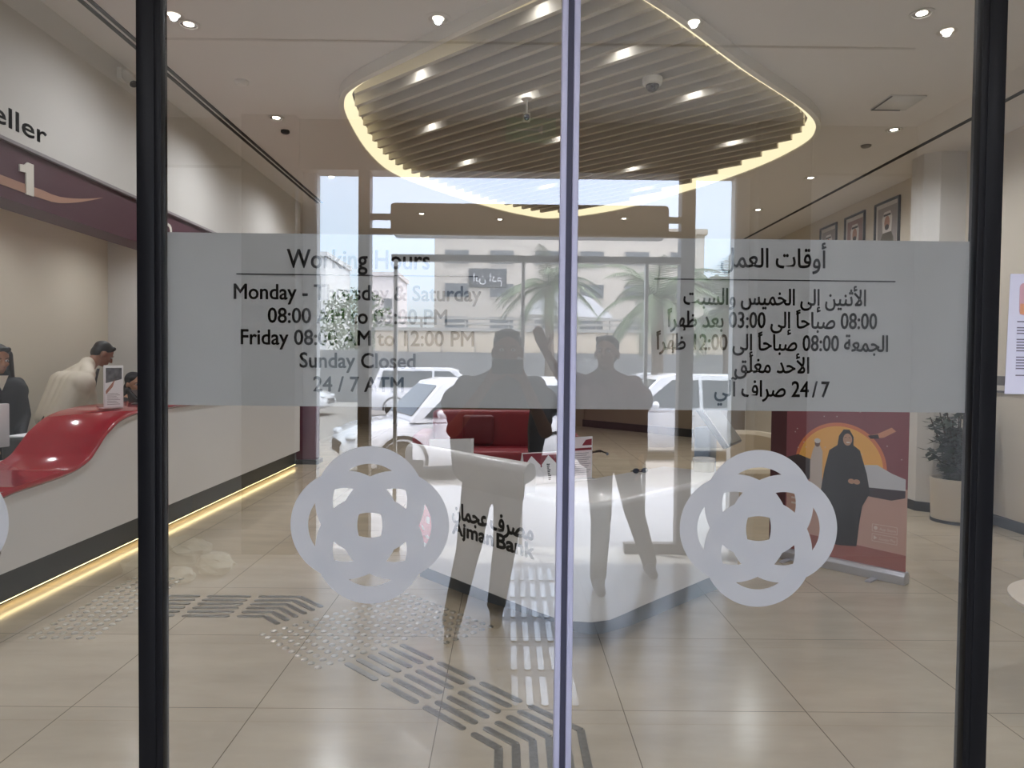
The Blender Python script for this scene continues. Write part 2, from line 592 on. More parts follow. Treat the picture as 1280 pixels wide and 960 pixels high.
def rosette(name, mat, M4, R, parent=None, label=None, t=0.0006):
    mb = MB()
    c, ri, ro = .31 * R, .4685 * R, .690 * R
    n = 72
    for k, (dx, dy) in enumerate(((c, 0), (-c, 0), (0, c), (0, -c))):
        z0, z1 = k * 0.00008, t + k * 0.00008
        rg = []
        for rr, zz in ((ro, z0), (ro, z1), (ri, z1), (ri, z0)):
            rg.append([(dx + rr * cos(2 * pi * i / n), dy + rr * sin(2 * pi * i / n), zz) for i in range(n)])
        mb.ring_loft(rg + [rg[0]], cap=False)
    mb.bm.transform(M4)
    o = mb.build(name, mat, parent)
    if label: o['label'] = label
    return o

def door_leaf(n, x0, x1, sx, label):
    d = bpy.data.objects.new('door_%d' % n, None); C.objects.link(d)
    d.location = (0, 0, 0)
    struct(d, label)
    pane('glass_pane', x0, x1, 0.01, 3.0, D, d)
    s0, s1 = (x0 - 0.017, x0) if sx < 0 else (x1, x1 + 0.017)
    MB().box(s0, s1, D - .012, D + .022, 0.01, 3.0, .002).build('stile', BLACK_FRAME, d)
    e0, e1 = (x1 - .001, x1 + .0145) if sx < 0 else (x0 - .0145, x0 + .001)
    o = MB().box(e0, e1, D - .008, D + .018, 0.01, 3.0, .004).build('edge_seal', SEAL, d); o['label'] = 'pale lilac edge seal'
    o = B(x0 + .002, x1 - .001, D + .0145, D + .0149, 1.391, 1.818).build('frosted_band', BANDF, d, smooth=False); o['label'] = 'frosted grey band with black lettering'
    return d

dl = door_leaf(1, -0.845, 0.126, -1, 'left sliding glass leaf with English working hours on a frosted band')
dr = door_leaf(2, 0.169, 1.149, 1, 'right sliding glass leaf with Arabic working hours on a frosted band')
struct(B(0.1405, 0.1545, D - .002, D + .012, 0.01, 3.0).build('trim_9', SEAL_DARK, smooth=False), 'dark gap between the two door leaves')
for par, txt, x0, x1, bz, size in (
        (dl, 'Working Hours', -.547, -.195, 1.734, .066), (dl, 'Monday - Thursday & Saturday', -.678, -.067, 1.656, .0535),
        (dl, '08:00 AM to 03:00 PM', -.594, -.151, 1.598, .053), (dl, 'Friday 08:00 AM to 12:00 PM', -.661, -.084, 1.544, .053),
        (dl, 'Sunday Closed', -.515, -.229, 1.488, .053), (dl, '24 / 7 ATM', -.481, -.258, 1.429, .053),
        (dr, shape_arabic('أوقات العمل'), .528, .789, 1.748, .066), (dr, shape_arabic('الأثنين إلى الخميس والسبت'), .437, .891, 1.655, .056),
        (dr, shape_arabic('08:00 صباحاً إلى 03:00 بعد ظهراً'), .398, .920, 1.598, .056),
        (dr, shape_arabic('الجمعة 08:00 صباحاً إلى 12:00 ظهراً'), .371, .949, 1.542, .056),
        (dr, shape_arabic('الأحد مغلق'), .567, .753, 1.486, .056), (dr, shape_arabic('24\u2009/\u20097 صراف آلي'), .518, .805, 1.427, .056)):
    lettering('lettering', txt, INK, FR, x0, x1, bz, size, 0.0009, par)
B(-.672, -.075, D + .0118, D + .0124, 1.7155, 1.7185).build('rule_line', INK, dl, smooth=False)
B(.363, .964, D + .0118, D + .0124, 1.715, 1.718).build('rule_line', INK, dr, smooth=False)
for par, x in ((dl, -.337), (dr, .630)):
    rosette('vinyl_emblem', VINYL, plane_frame((x, D - .0004, 1.098), (1, 0, 0), (0, 0, 1)), .1965, par, 'frosted emblem of four overlapping rings')

w1 = bpy.data.objects.new('window_1', None); C.objects.link(w1); struct(w1, 'fixed glass pane left of the sliding doors')
pane('glass_pane', -2.7, -.906, .06, 3.0, D, w1)
rosette('vinyl_emblem', VINYL, plane_frame((-1.425, D - .0004, 1.098), (1, 0, 0), (0, 0, 1)), .1965, w1, 'frosted emblem of four overlapping rings')
w2 = bpy.data.objects.new('window_2', None); C.objects.link(w2); struct(w2, 'fixed glass pane right of the sliding doors')
pane('glass_pane', 1.21, 3.2, .06, 3.0, D, w2)

# ------------------------------------------------------------------ setting: entrance lobby around the camera and its street front
YO = -2.08
struct(B(-3.0, 3.5, YO - .2, D - .02, -0.12, 0).build('floor_lobby', tile_mat('lobby_tiles', (184, 182, 178), (120, 116, 110), 0.797, 0.815, -1.87, 2.205, 0.2), smooth=False))
struct(B(-2.9, 3.4, YO - .2, D - .04, 3.4, 3.55).build('ceiling_lobby', M('lobby_ceiling', (226, 222, 216), 0.8), smooth=False))
struct(B(-2.2, 2.4, -.745, -.725, 3.395, 3.402).build('trim_10', M('slot_grey', (120, 115, 110), 0.6), smooth=False), 'grey slot in the lobby ceiling')
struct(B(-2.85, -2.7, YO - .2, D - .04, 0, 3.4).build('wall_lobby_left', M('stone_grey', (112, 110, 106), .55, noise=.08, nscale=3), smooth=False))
struct(B(3.2, 3.35, YO - .2, D - .04, 0, 3.4).build('wall_lobby_right', STONE, smooth=False))
st = bpy.data.objects.new('door_3', None); C.objects.link(st); struct(st, 'bronze street entrance behind the camera')
MB().box(-2.7, 3.2, YO - .2, YO, 3.01, 3.4).build('beam', BRONZE, st, smooth=False)
for x0, x1 in ((-2.06, -1.64), (1.93, 2.34)):
    MB().box(x0, x1, YO - .2, YO + .1, 0, 3.4, .01).build('pillar', BRONZE, st)
for x0, x1 in ((-1.64, -1.53), (1.81, 1.93)):
    MB().box(x0, x1, YO - .2, YO - .1, 0, 3.01).build('jamb', STONE, st, smooth=False)
for x0, x1 in ((-1.18, -1.09), (1.36, 1.47)):
    MB().box(x0, x1, YO - .12, YO, 0, 3.01, .004).build('post', BRONZE, st)
MB().extr([(x, YO - .16, z) for x, z in rrect(2.17, .24, .03, 4, .165, 2.63)], (0, .2, 0)).build('operator_box', BRONZE, st)
for z in (2.545, 2.66):
    MB().box(-1.09, -.92, YO - .08, YO - .03, z - .025, z + .02).box(1.25, 1.36, YO - .08, YO - .03, z - .025, z + .02).build('rail', BRONZE, st, smooth=False)
for x in (-.89, .12, 1.10):
    MB().box(x - .014, x + .014, YO - .07, YO - .03, .06, 2.33, .002).build('door_edge', M('satin_silver', (206, 206, 204), 0.35, 0.3), st)
MB().box(-.92, 1.36, YO - .09, YO - .01, 2.31, 2.36).build('top_rail', BRONZE, st, smooth=False)
MB().box(.95, 1.36, YO - .09, YO - .01, 0, .08).box(-1.09, -.85, YO - .09, YO - .01, 0, .08).build('bottom_rail', BRONZE, st, smooth=False)
for x0, x1 in ((-1.53, -1.18), (1.47, 1.81)):
    B(x0, x1, YO - .075, YO - .065, .05, 3.01).build('glass_pane', STREET_GLASS, st, smooth=False)
struct(B(-2.7, -2.06, YO - .2, YO, 0, 3.4).build('wall_street_left', STONE, smooth=False))
struct(B(2.34, 3.2, YO - .2, YO, 0, 3.4).build('wall_street_right', STONE, smooth=False))

# ------------------------------------------------------------------ reception desk
DX, DY = Vector((.6487, -.7611, 0)), Vector((.7611, .6487, 0))   # along the left arm towards the nose, and inward
L0 = Vector((-.62, 4.75, 0))
desk = thing('reception_desk', 'white angular reception desk with rounded nose and black lettering in the middle of the hall', 'desk', (.35, 4.2, 0))
OFF = Matrix.Translation((-.35, -4.2, 0))
outer = [(-.62, 4.75), (.17, 3.824), (.27, 3.72), (.36, 3.672), (.46, 3.662), (.56, 3.70), (.66, 3.80), (.78, 3.93), (1.58, 4.74)]
inner = [(1.13, 5.07), (.44, 4.39), (-.18, 5.12)]
MB().extr([(x, y, .15) for x, y in outer + inner], (0, 0, .63), .035, 4, 'end').build('desk_body', SOLID, desk, matrix=OFF)
for v_ in desk.children[0].data.vertices:      # the left end leans outward towards the top
    s_ = (v_.co.x + .35 + .62) * DX.x + (v_.co.y + 4.2 - 4.75) * DX.y
    if s_ < .25: v_.co += DX * ((.78 - v_.co.z) / .63 * .24 - .12)
outp = [(-.60, 4.93), (-.16, 4.45), (.28, 4.07), (.40, 3.915), (.48, 3.885), (.56, 3.90), (.74, 4.03), (1.43, 4.70)]
MB().extr([(x, y, 0) for x, y in outp + [(1.10, 4.98), (.44, 4.34), (-.22, 5.06)]], (0, 0, .15)).build('plinth', M('desk_plinth', (84, 92, 100), 0.3), desk, matrix=OFF)
def arm(s, d, z):
    p = L0 + DX * s + DY * d
    return (p.x, p.y, z)
prof = [(0.0, .74), (0.0, .89), (.008, .92), (.026, .942), (.05, .95), (.075, .94), (.088, .91), (.088, .76)]
MB().ring_loft([[arm(s, d, z) for d, z in prof] for s in (-.12, .4, .8, 1.09, 1.11)]).build('raised_ledge', SOLID, desk, matrix=OFF)
MB().ring_loft([[arm(s, .20, .76), arm(s, .20, h), arm(s, .225, h), arm(s, .225, .76)] for s, h in ((-.12, .965), (.1, .985), (.36, 1.012))]).build('screen_panel', SOLID, desk, matrix=OFF)
FD = plane_frame(L0 - DY * .001, DX, (0, 0, 1))
FD = OFF @ FD
for tx, x0, x1, bz, sz, lb in ((shape_arabic('مصرف'), .82, 1.19, .535, .135, 'Arabic'), (shape_arabic('عجمان'), .44, .785, .535, .135, 'Arabic'),
                               ('Ajman', .44, .845, .435, .118, 'Latin'), ('Bank', .88, 1.20, .435, .118, 'Latin')):
    lettering('lettering', tx, BLACK, FD, x0, x1, bz, sz, .0045, desk, .006, 'black %s word on the desk front' % lb)
rosette('emblem', M('emblem_red', (196, 58, 76), 0.3), FD @ Matrix.Translation((.17, .47, 0)), .16, desk, 'red ring emblem on the desk front', .006)

# things on the desk
def leaflet(name, label, cat, p, rz, w, h, cols):
    t = thing(name, label, cat, p, rz)
    MB().extr([(-w / 2, 0, 0), (w / 2, 0, 0), (w / 2, .06, h), (w / 2, .065, h), (w / 2, .068, h * .98), (w / 2, .12, 0), (-w / 2, .12, 0)][0:0] or
              [(-w / 2, -.002, 0), (-w / 2, .05, h), (-w / 2, .056, h), (-w / 2, .108, 0), (-w / 2, .10, 0), (-w / 2, .053, h - .012), (-w / 2, .008, 0)], (w, 0, 0)).build('card', PAPER, t)
    return t
CARDR = M('print_maroon', (128, 30, 48), 0.5)
lf = leaflet('folded_leaflet', 'folded white leaflet with maroon top and house-shaped panels standing on the desk', 'leaflet', (.225, 4.245, .781), radians(27), .24, .185, None)
nrm = math.atan2(.052, .185)
FL = Matrix.Rotation(0, 4, 'X') @ plane_frame((0, -.0035, 0), (1, 0, 0), (0, .052, .185))
def flat(name, pts, mat, M4, parent, t=.0006, label=None):
    o = MB().extr([(x, y, 0) for x, y in pts], (0, 0, t)).build(name, mat, parent, matrix=M4, smooth=False)
    if label: o['label'] = label
    return o
flat('printed_top', [(-.118, .10), (.118, .10), (.118, .187), (-.118, .187)], CARDR, FL, lf, label='maroon printed top')
for x in (-.06, .058):
    flat('house_panel', [(x - .054, .006), (x + .054, .006), (x + .054, .115), (x, .172), (x - .054, .115)], PAPER, FL, lf, .0012)
    ln = MB()
    for k in range(9):
        ln.box(x - .02, x - .006 + .004 * (k % 3), .02 + k * .0115, .027 + k * .0115, .0012, .0018)
    ln.build('printed_code_lines', INK, lf, matrix=FL, smooth=False)
sh = thing('display_stand', 'clear upright stand holding a white sheet beside the folded leaflet on the desk', 'display stand', (.455, 4.40, .781), radians(32))
MB().box(-.105, .105, -.003, .003, .0, .27, .001).box(-.105, .105, -.05, .05, 0, .004).build('acrylic_sheet', M('acrylic', (225, 225, 230), 0.1), sh)
flat('printed_sheet', [(-.098, .012), (.098, .012), (.098, .262), (-.098, .262)], M('sheet_pink', (232, 222, 226), 0.5), plane_frame((0, -.0035, 0), (1, 0, 0), (0, 0, 1)), sh)
flat('maroon_strip', [(-.098, .185), (.098, .185), (.098, .2), (-.098, .2)], CARDR, plane_frame((0, -.0042, 0), (1, 0, 0), (0, 0, 1)), sh)
flat('maroon_strip', [(.02, .215), (.098, .215), (.098, .255), (.05, .25)], CARDR, plane_frame((0, -.0042, 0), (1, 0, 0), (0, 0, 1)), sh)
ln = MB()
for k in range(11):
    ln.box(-.08, .06 + .015 * (k % 3), .03 + k * .0135, .034 + k * .0135, 0, .0006)
ln.build('printed_lines', M('print_grey', (150, 145, 150), 0.6), sh, matrix=plane_frame((0, -.0042, 0), (1, 0, 0), (0, 0, 1)), smooth=False)
gl = thing('eyeglasses', 'small dark folded eyeglasses lying on the right arm of the white desk', 'eyeglasses', (.90, 4.70, .78), radians(20))
for x in (-.033, .033):
    MB().ell((x, 0, .018), (.026, .005, .017)).build('lens', M('dark_lens', (30, 42, 66), 0.1), gl)
MB().tube([(-.01, 0, .022), (0, -.002, .026), (.01, 0, .022)], .002).build('bridge', BLACK, gl)
for s in (-1, 1):
    MB().tube([(s * .058, 0, .02), (s * .062, .02, .014), (-s * .03, .03 + .006 * s, .005)], .0022).build('temple', BLACK, gl)
jr = thing('jar', 'clear round jar with flat white lid at the far end of the desk', 'jar', (1.36, 4.82, .781))
MB().lathe([(.068, 0), (.07, .01), (.07, .07)], seg=28).build('glass_body', M('jar_grey', (176, 172, 160), 0.1), jr)
MB().lathe([(.074, .07), (.076, .075), (.076, .088), (.07, .092), (.0, .092)], seg=28, cap=False).build('lid', M('lid_white', (228, 228, 226), 0.3), jr)

# ------------------------------------------------------------------ teller counter
CP = [(1.9, .70), (4.1, .721), (4.23, .735), (4.5, .748), (4.79, .772), (4.97, .824), (5.07, .898), (5.17, .975), (5.38, 1.071), (5.7, 1.118), (5.95, 1.125), (10.04, 1.125)]
def cat1(pts, n=6):
    out = []
    P = [pts[0]] + list(pts) + [pts[-1]]
    for i in range(1, len(P) - 2):
        p0, p1, p2, p3 = P[i - 1:i + 3]
        for k in range(n):
            t = k / n
            h = lambda a, b: 0 if b[0] == a[0] else (b[1] - a[1]) / (b[0] - a[0])
            m1, m2 = h(p0, p2), h(p1, p3)
            dx = p2[0] - p1[0]
            out.append((p1[0] + dx * t, (2 * t ** 3 - 3 * t * t + 1) * p1[1] + (t ** 3 - 2 * t * t + t) * m1 * dx
                        + (-2 * t ** 3 + 3 * t * t) * p2[1] + (t ** 3 - t * t) * m2 * dx))
    return out + [pts[-1]]
cw = cat1(CP)
tc = thing('teller_counter', 'long white teller counter with a wavy glossy red top along the left wall', 'counter', (-3.2, 5.0, 0))
OC = Matrix.Translation((3.2, -5.0, 0))
front = [(-2.95, y, z - .04) for y, z in cw]
MB().extr([(-2.95, 1.9, .24)] + front + [(-2.95, 10.04, .24)], (-.03, 0, 0)).build('front_panel', SOLID, tc, matrix=OC, angle=20)
topm = MB()
rings = []
for (x, dz) in ((-2.935, -.012), (-2.93, -.02), (-2.935, -.03), (-2.95, -.042), (-3.50, -.042), (-3.51, -.02), (-3.50, 0.0), (-2.945, 0.0)):
    rings.append((x, dz))
topm.ring_loft([[(x, y, z + dz) for x, dz in rings] for y, z in cw])
topm.build('red_top', RED, tc, matrix=OC, angle=50)
B(-3.35, -3.0, 1.9, 10.04, .05, .24).build('plinth', PLINTH, tc, matrix=OC, smooth=False)
B(-3.3, -3.08, 1.9, 10.04, 0, .05).build('foot', BLACK, tc, matrix=OC, smooth=False)
B(-3.035, -3.008, 1.9, 10.04, .043, .05).build('light_strip', emit('strip_light', (255, 226, 165), STRIP_E), tc, matrix=OC, smooth=False)
MB().box(-2.951, -2.946, 3.9, 3.904, .33, .62).box(-2.951, -2.946, 4.1, 4.104, .36, .64).box(-2.951, -2.946, 3.9, 4.1, .62, .624).box(-2.951, -2.946, 3.9, 4.1, .352, .356).build('hatch_outline', M('seam', (120, 112, 104), .6), tc, matrix=OC, smooth=False)
MB().box(-3.83, -3.57, 1.9, 8.0, .70, .735, .004).build('work_surface', M('worktop', (188, 176, 158), .4), tc, matrix=OC)
MB().box(-3.56, -3.52, 1.9, 8.0, .03, .70).build('back_panel', WALLC, tc, matrix=OC, smooth=False)
# fascia lettering and counter numbers
FW = plane_frame((-2.949, 0, 0), (0, 1, 0), (0, 0, 1))
FW2 = plane_frame((-2.969, 0, 0), (0, 1, 0), (0, 0, 1))
WHITE_SIGN = M('sign_white', (232, 226, 216), 0.4)
tag(lettering('wall_lettering', 'Teller', BLACK, FW, 3.90, 4.545, 2.865, .165, .002, None, .008), 'black word lettering mounted on the white fascia above the tellers', 'sign')
tag(MB().extr([(-2.969, y, z) for y, z in ((4.37, 2.515), (4.44, 2.515), (4.44, 2.712), (4.385, 2.712), (4.36, 2.69), (4.315, 2.682), (4.315, 2.64), (4.37, 2.645))], (.008, 0, 0)).build('counter_number', WHITE_SIGN, smooth=False), 'white number one on the maroon band', 'sign')
tag(lettering('counter_number', '2', WHITE_SIGN, FW2, 6.12, 6.28, 2.515, .27, 0, None, .008), 'white number two on the maroon band, partly hidden by the frosted band', 'sign')
sw = []
for k in range(25):
    t = k / 24
    sw.append((3.2 + 2.0 * t, 2.57 - .05 * sin(t * pi * .9) + (.14 * max(0, t - .72) ** 1.3 * 5)))
up = [(y, z + .055 * min(1, (1 - k / 24) * 3)) for k, (y, z) in enumerate(sw)]
tag(MB().extr([(-2.968, y, z) for y, z in sw + up[:-1][::-1]], (.002, 0, 0)).build('wall_decal', M('decal_tan', (176, 132, 112), .45), smooth=False),
    'tan curved stripe sweeping along the maroon band', 'decal')

# things on the counter and behind it
br = []
for n, (y, lab) in enumerate(((5.60, 'white brochure stand with a photo strip on the red counter in front of the man'),)):
    t = thing('brochure_stand', lab, 'brochure stand', (-3.12, y, 1.121), radians(62))
    MB().box(-.08, .08, -.004, .004, 0, .34, .001).box(-.08, .08, -.004, .07, 0, .006).build('acrylic_holder', M('acrylic2', (226, 224, 226), .12), t)
    PF = plane_frame((0, -.0045, 0), (1, 0, 0), (0, 0, 1))
    flat('printed_sheet', [(-.072, .01), (.072, .01), (.072, .33), (-.072, .33)], PAPER, PF, t)
    flat('photo_print', [(-.066, .2), (.066, .23), (.066, .32), (-.066, .32)], M('photo_grey', (92, 92, 98), .5, noise=.5, nscale=30), PF, t, .0012)
    flat('photo_print', [(-.066, .14), (.01, .23), (-.01, .17), (-.066, .11)], M('photo_skin', (170, 120, 105), .5), PF, t, .0016)
    lm = MB()
    for k in range(8):
        lm.box(-.056, .05 - .015 * (k % 3), .03 + k * .012, .034 + k * .012, 0, .0012)
    lm.build('printed_lines', M('print_grey', (150, 145, 150), 0.6), t, matrix=PF, smooth=False)
t = thing('pen_holder', 'small dark desk holder with a thin upright pen beside the black mullion', 'pen holder', (-3.15, 6.02, 1.1255))
MB().lathe([(.05, 0), (.05, .01), (.02, .018), (.014, .04), (.016, .05), (0, .05)], seg=20, cap=False).build('base', BLACK, t)
MB().cyl((0, 0, .04), (.01, .01, .19), .004, .005, 8).build('pen', CHROME, t)
t = thing('card_terminal', 'dark card terminal leaning on the red counter by the mullion', 'terminal', (-3.25, 6.32, 1.1255), radians(70))
MB().extr([(-.05, 0, 0), (-.05, .13, 0), (-.05, .15, .10), (-.05, .13, .11), (-.05, .02, .02)], (.1, 0, 0), .006).build('body', BLACK, t)
MB().extr([(-.035, .045, .046), (-.035, .12, .107), (-.035, .118, .111), (-.035, .043, .05)], (.07, 0, 0)).build('screen', M('screen_dark', (70, 62, 60), .1), t)
t = thing('monitor', 'white backed monitor on the teller worktop at the edge of view', 'monitor', (-3.75, 4.98, .7355), radians(75))
MB().box(-.25, .25, -.015, .015, .12, .44, .008).build('housing', M('monitor_white', (214, 210, 210), .4), t)
MB().box(-.03, .03, .0, .03, .01, .2).box(-.1, .1, -.08, .08, 0, .012, .003).build('stand', M('monitor_white', (214, 210, 210), .4), t)
t = thing('printer', 'black receipt printer with papers on it behind the red counter', 'printer', (-3.70, 5.5, .7355), radians(0))
MB().box(-.12, .12, -.17, .17, 0, .17, .02, 3).build('housing', M('printer_dark', (48, 50, 52), .4), t)
MB().cyl((.121, 0, .085), (.126, 0, .085), .06, .06, 20).build('round_cover', BLACK, t)
MB().box(-.11, .11, -.15, .15, .171, .182, .002).build('paper_stack', PAPER, t)

# ------------------------------------------------------------------ ceiling feature
cf = thing('ceiling_feature', 'large rounded white ceiling feature with diagonal baffles and glowing edge', 'ceiling feature', (.6, 6.5, 3.75))
OF = Matrix.Translation((-.6, -6.5, -3.75))
FW_ = M('feature_white', (226, 222, 212), .6)
i1, i2 = inset(FEAT, .055), inset(FEAT, .075)
def at(poly, z): return [(x, y, z) for x, y in poly]
e0, e1, e2 = inset(FEAT, .04), inset(FEAT, .10), inset(FEAT, .105)
MB().ring_loft([at(inset(FEAT, .025), 3.75), at(FEAT, 3.75), at(FEAT, 3.665), at(e0, 3.66), at(e0, 3.68), at(inset(FEAT, .025), 3.68), at(inset(FEAT, .025), 3.75)], cap=False).build('rim', FW_, cf, matrix=OF)
MB().ring_loft([at(e2, 3.80), at(inset(FEAT, .03), 3.80), at(inset(FEAT, .03), 3.95)], cap=False).poly(at(inset(FEAT, .03), 3.95)[::-1]).build('backing', M('feature_back', (214, 208, 194), .7), cf, matrix=OF, smooth=False)
o_ = MB().ring_loft([at(e0, 3.672), at(e1, 3.705), at(e2, 3.80)], cap=False).build('glowing_cove', emit('cove_glow', (255, 238, 196), COVE_E), cf, matrix=OF)
o_['label'] = 'glowing warm inner edge'
# baffles: long vertical fins, cut to the outline
sd = Vector((.745, -.667)); sn = Vector((.667, .745))
inner_poly = inset(FEAT, .135)
def clip_line(off):
    hits = []
    n = len(inner_poly)
    for i in range(n):
        a, b = Vector(inner_poly[i - 1]), Vector(inner_poly[i])
        da, db = a.dot(sn) - off, b.dot(sn) - off
        if da * db < 0:
            p = a + (b - a) * (da / (da - db))
            hits.append(p.dot(sd))
    return (min(hits), max(hits)) if len(hits) >= 2 else None
offs = [p[0] * sn.x + p[1] * sn.y for p in inner_poly]
o_ = min(offs) + .06
fin_lines = []
while o_ < max(offs) - .03:
    r = clip_line(o_)
    if r and r[1] - r[0] > .25:
        fin_lines.append((o_, r[0], r[1]))
    o_ += .172
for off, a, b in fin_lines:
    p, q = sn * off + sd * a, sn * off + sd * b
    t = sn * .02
    MB().extr([(p.x - t.x, p.y - t.y, 3.725), (q.x - t.x, q.y - t.y, 3.725), (q.x + t.x, q.y + t.y, 3.725), (p.x + t.x, p.y + t.y, 3.725)], (0, 0, .16)).build('baffle', M('baffle_dimmed', (186, 179, 166), .7), cf, matrix=OF, smooth=False)  # darker than the white rim, the dim light is put into the colour

def lamp(name, loc, watts, size, rgb=(247, 249, 255), spot=2.8, blend=1.0, parent=None):
    d = bpy.data.lights.new(name, 'SPOT')
    d.energy = watts; d.color = lin(rgb); d.spot_size = spot; d.spot_blend = blend; d.shadow_soft_size = size
    o = bpy.data.objects.new(name, d); C.objects.link(o); o.location = loc
    if parent is not None: o.parent = parent
    return o

GLOW = emit('lamp_glow', (255, 246, 232), 14.0)
RIMW = M('lamp_rim', (205, 202, 196), .35)
REFL = M('lamp_reflector', (150, 146, 140), .12, 1.0)
def downlight(x, y, z, label, r=.055, watts=LAMP_W, group='recessed downlights', tilt=(0, 0), name='downlight'):
    t = thing(name, label, 'ceiling light', (x, y, z), 0, group)
    MB().lathe([(r * 1.35, -.001), (r * 1.35, -.006), (r * 1.02, -.009), (r, -.004), (r, -.001)], seg=28, cap=False).build('rim', RIMW, t)
    MB().lathe([(r, -.004), (r * .8, -.0025), (r * .62, -.0015), (r * .58, -.001)], seg=24, cap=False).build('reflector', REFL, t)
    MB().lathe([(r * .60, -.0035), (.0005, -.0055)], seg=20, cap=True).build('lens', GLOW, t)
    lamp('lamp', (0, 0, -.012), watts, .02, parent=t)
    return t

for x, y, lab in ((-2.15, 4.78, 'left front recessed downlight with cut-glass rim near the black mullion'),
                  (-2.15, 6.56, 'small recessed downlight on the left ceiling beside the black sensor'),
                  (2.6, 4.50, 'bright gimbal downlight at the upper right of the ceiling'),
                  (3.62, 6.67, 'dim round downlight on the right ceiling behind the access panel'),
                  (-1.31, 10.64, 'far ceiling downlight left of the feature'),
                  (-.14, 10.98, 'far ceiling downlight beyond the tip of the feature, left of the door joint'),
                  (1.76, 10.81, 'far ceiling downlight beyond the feature, right of the door joint'),
                  (3.56, 10.1, 'far ceiling downlight on the right side'),
                  (-2.15, 2.6, 'unseen downlight added over the front left of the hall'), (2.9, 2.6, 'unseen downlight added over the front right of the hall'),
                  (.4, 2.5, 'unseen downlight added over the hall just inside the doors'),  # front lamps added out of view to light the hall
                  (-2.15, 8.6, 'downlight over the far left of the hall'), (3.57, 8.38, 'downlight over the right wall portraits'),
                  (-1.3, 13.5, 'unseen downlight over the far end of the hall, left side'), (1.9, 13.2, 'unseen downlight over the far end of the hall, right side')):  # these two stay unseen and light the far end
    downlight(x, y, 3.75, lab, watts=LAMP_W * (1.7 if y > 6 else 1.0))
for y in (3.2, 4.62, 6.2, 7.5):
    downlight(-3.9, y, 2.9, 'unseen downlight added over the tellers behind the white fascia', watts=LAMP_W * .55, group='unseen downlights over the tellers')  # unseen lamps added to light the teller recess
k = 0
for x, y in ((-.75, 5.14), (-.74, 6.3), (-.46, 7.4), (.15, 4.22), (.05, 5.53), (.72, 4.78), (1.4, 5.49), (2.08, 6.64), (.42, 6.52), (1.23, 7.47), (.43, 8.34), (1.52, 8.33)):
    x, y = x * 1.07, y * 1.07
    off = x * sn.x + y * sn.y
    gaps = [(fin_lines[i][0] + fin_lines[i + 1][0]) / 2 for i in range(len(fin_lines) - 1)]
    g = min(gaps, key=lambda q: abs(q - off))
    p = Vector((x, y)) + sn * (g - off)
    t = thing('spotlight', 'small bright spotlight set between the baffles of the ceiling feature', 'ceiling light', (p.x, p.y, 3.95), 0, 'spotlights between the baffles')
    MB().lathe([(.035, 0), (.038, -.09), (.034, -.1), (.03, -.09)], seg=20, cap=False).build('housing', RIMW, t)
    MB().lathe([(.031, -.088), (.0005, -.092)], seg=20).build('lens', GLOW, t)
    lamp('lamp', (0, 0, -.115), BAFFLE_W, .03, parent=t, spot=2.6)

# cameras and ceiling details
t = thing('dome_camera', 'white dome security camera with dark lens on the ceiling feature', 'security camera', (1.10, 5.5, 3.725))
MB().lathe([(.075, 0), (.078, -.01), (.074, -.045), (.062, -.055)], seg=32).build('housing', M('cam_white', (222, 220, 214), .4), t)
MB().ell((0, 0, -.055), (.052, .052, .05), 24, 14).build('dome', M('dome_black', (20, 20, 24), .08), t)
MB().ell((-.005, -.042, -.075), .014, 14, 8).build('lens', M('lens_grey', (90, 90, 100), .1), t)
t = thing('pole_camera', 'small security camera hanging on a thin white pole from the baffles', 'security camera', (.14, 5.95, 3.725))
MB().lathe([(.045, 0), (.045, -.008), (.012, -.012)], seg=20).cyl((0, 0, -.01), (0, 0, -.13), .009).build('pole', M('cam_white', (222, 220, 214), .4), t)
MB().box(-.03, .03, -.045, .045, -.185, -.13, .01, 3).build('housing', M('cam_white', (222, 220, 214), .4), t)
MB().cyl((0, -.04, -.168), (0, -.056, -.172), .026, .022, 20).build('lens', M('dome_black', (20, 20, 24), .08), t)
t = thing('bullet_camera', 'white wall camera at the top of the left fascia beside the mullion', 'security camera', (-2.95, 5.40, 3.66))
MB().box(0, .04, -.05, .05, -.05, .04, .008).build('bracket', M('cam_white', (222, 220, 214), .4), t)
MB().cyl((.04, 0, -.0), (.13, -.05, -.09), .036, .036, 20).build('housing', M('cam_white', (222, 220, 214), .4), t)
MB().cyl((.128, -.049, -.088), (.14, -.056, -.1), .03, .02, 20).build('lens', M('dome_black', (20, 20, 24), .08), t)
t = thing('access_panel', 'square ceiling access panel hanging slightly ajar on the right', 'ceiling panel', (3.28, 5.99, 3.75))
MB().box(-.15, .15, -.16, .16, -.012, 0).build('frame', M('cam_white', (222, 220, 214), .4), t)
MB().box(-.15, -.135, -.16, .16, -.016, -.012).box(-.15, .1, .145, .16, -.016, -.012).build('open_gap', SLOT, t, smooth=False)
t = tag(MB().lathe([(.04, 0), (.042, -.02), (.03, -.03), (0, -.032)], seg=20, cap=False).build('motion_sensor', BLACK, loc=(-2.18, 6.92, 3.75)), 'small black sensor on the left ceiling behind the downlight', 'sensor')
tag(MB().lathe([(.055, 0), (.055, -.015), (.04, -.035), (0, -.037)], seg=24, cap=False).build('smoke_detector', M('cam_white', (222, 220, 214), .4), loc=(-2.15, 5.72, 3.75)), 'pale smoke detector on the left ceiling beyond the mullion', 'smoke detector')
tag(MB().lathe([(.05, 0), (.05, -.01), (.035, -.022), (0, -.024)], seg=24, cap=False).build('smoke_detector', M('det_grey', (130, 126, 120), .5), loc=(3.6, 7.15, 3.75)), 'flat grey detector on the right ceiling behind the dim downlight', 'smoke detector')

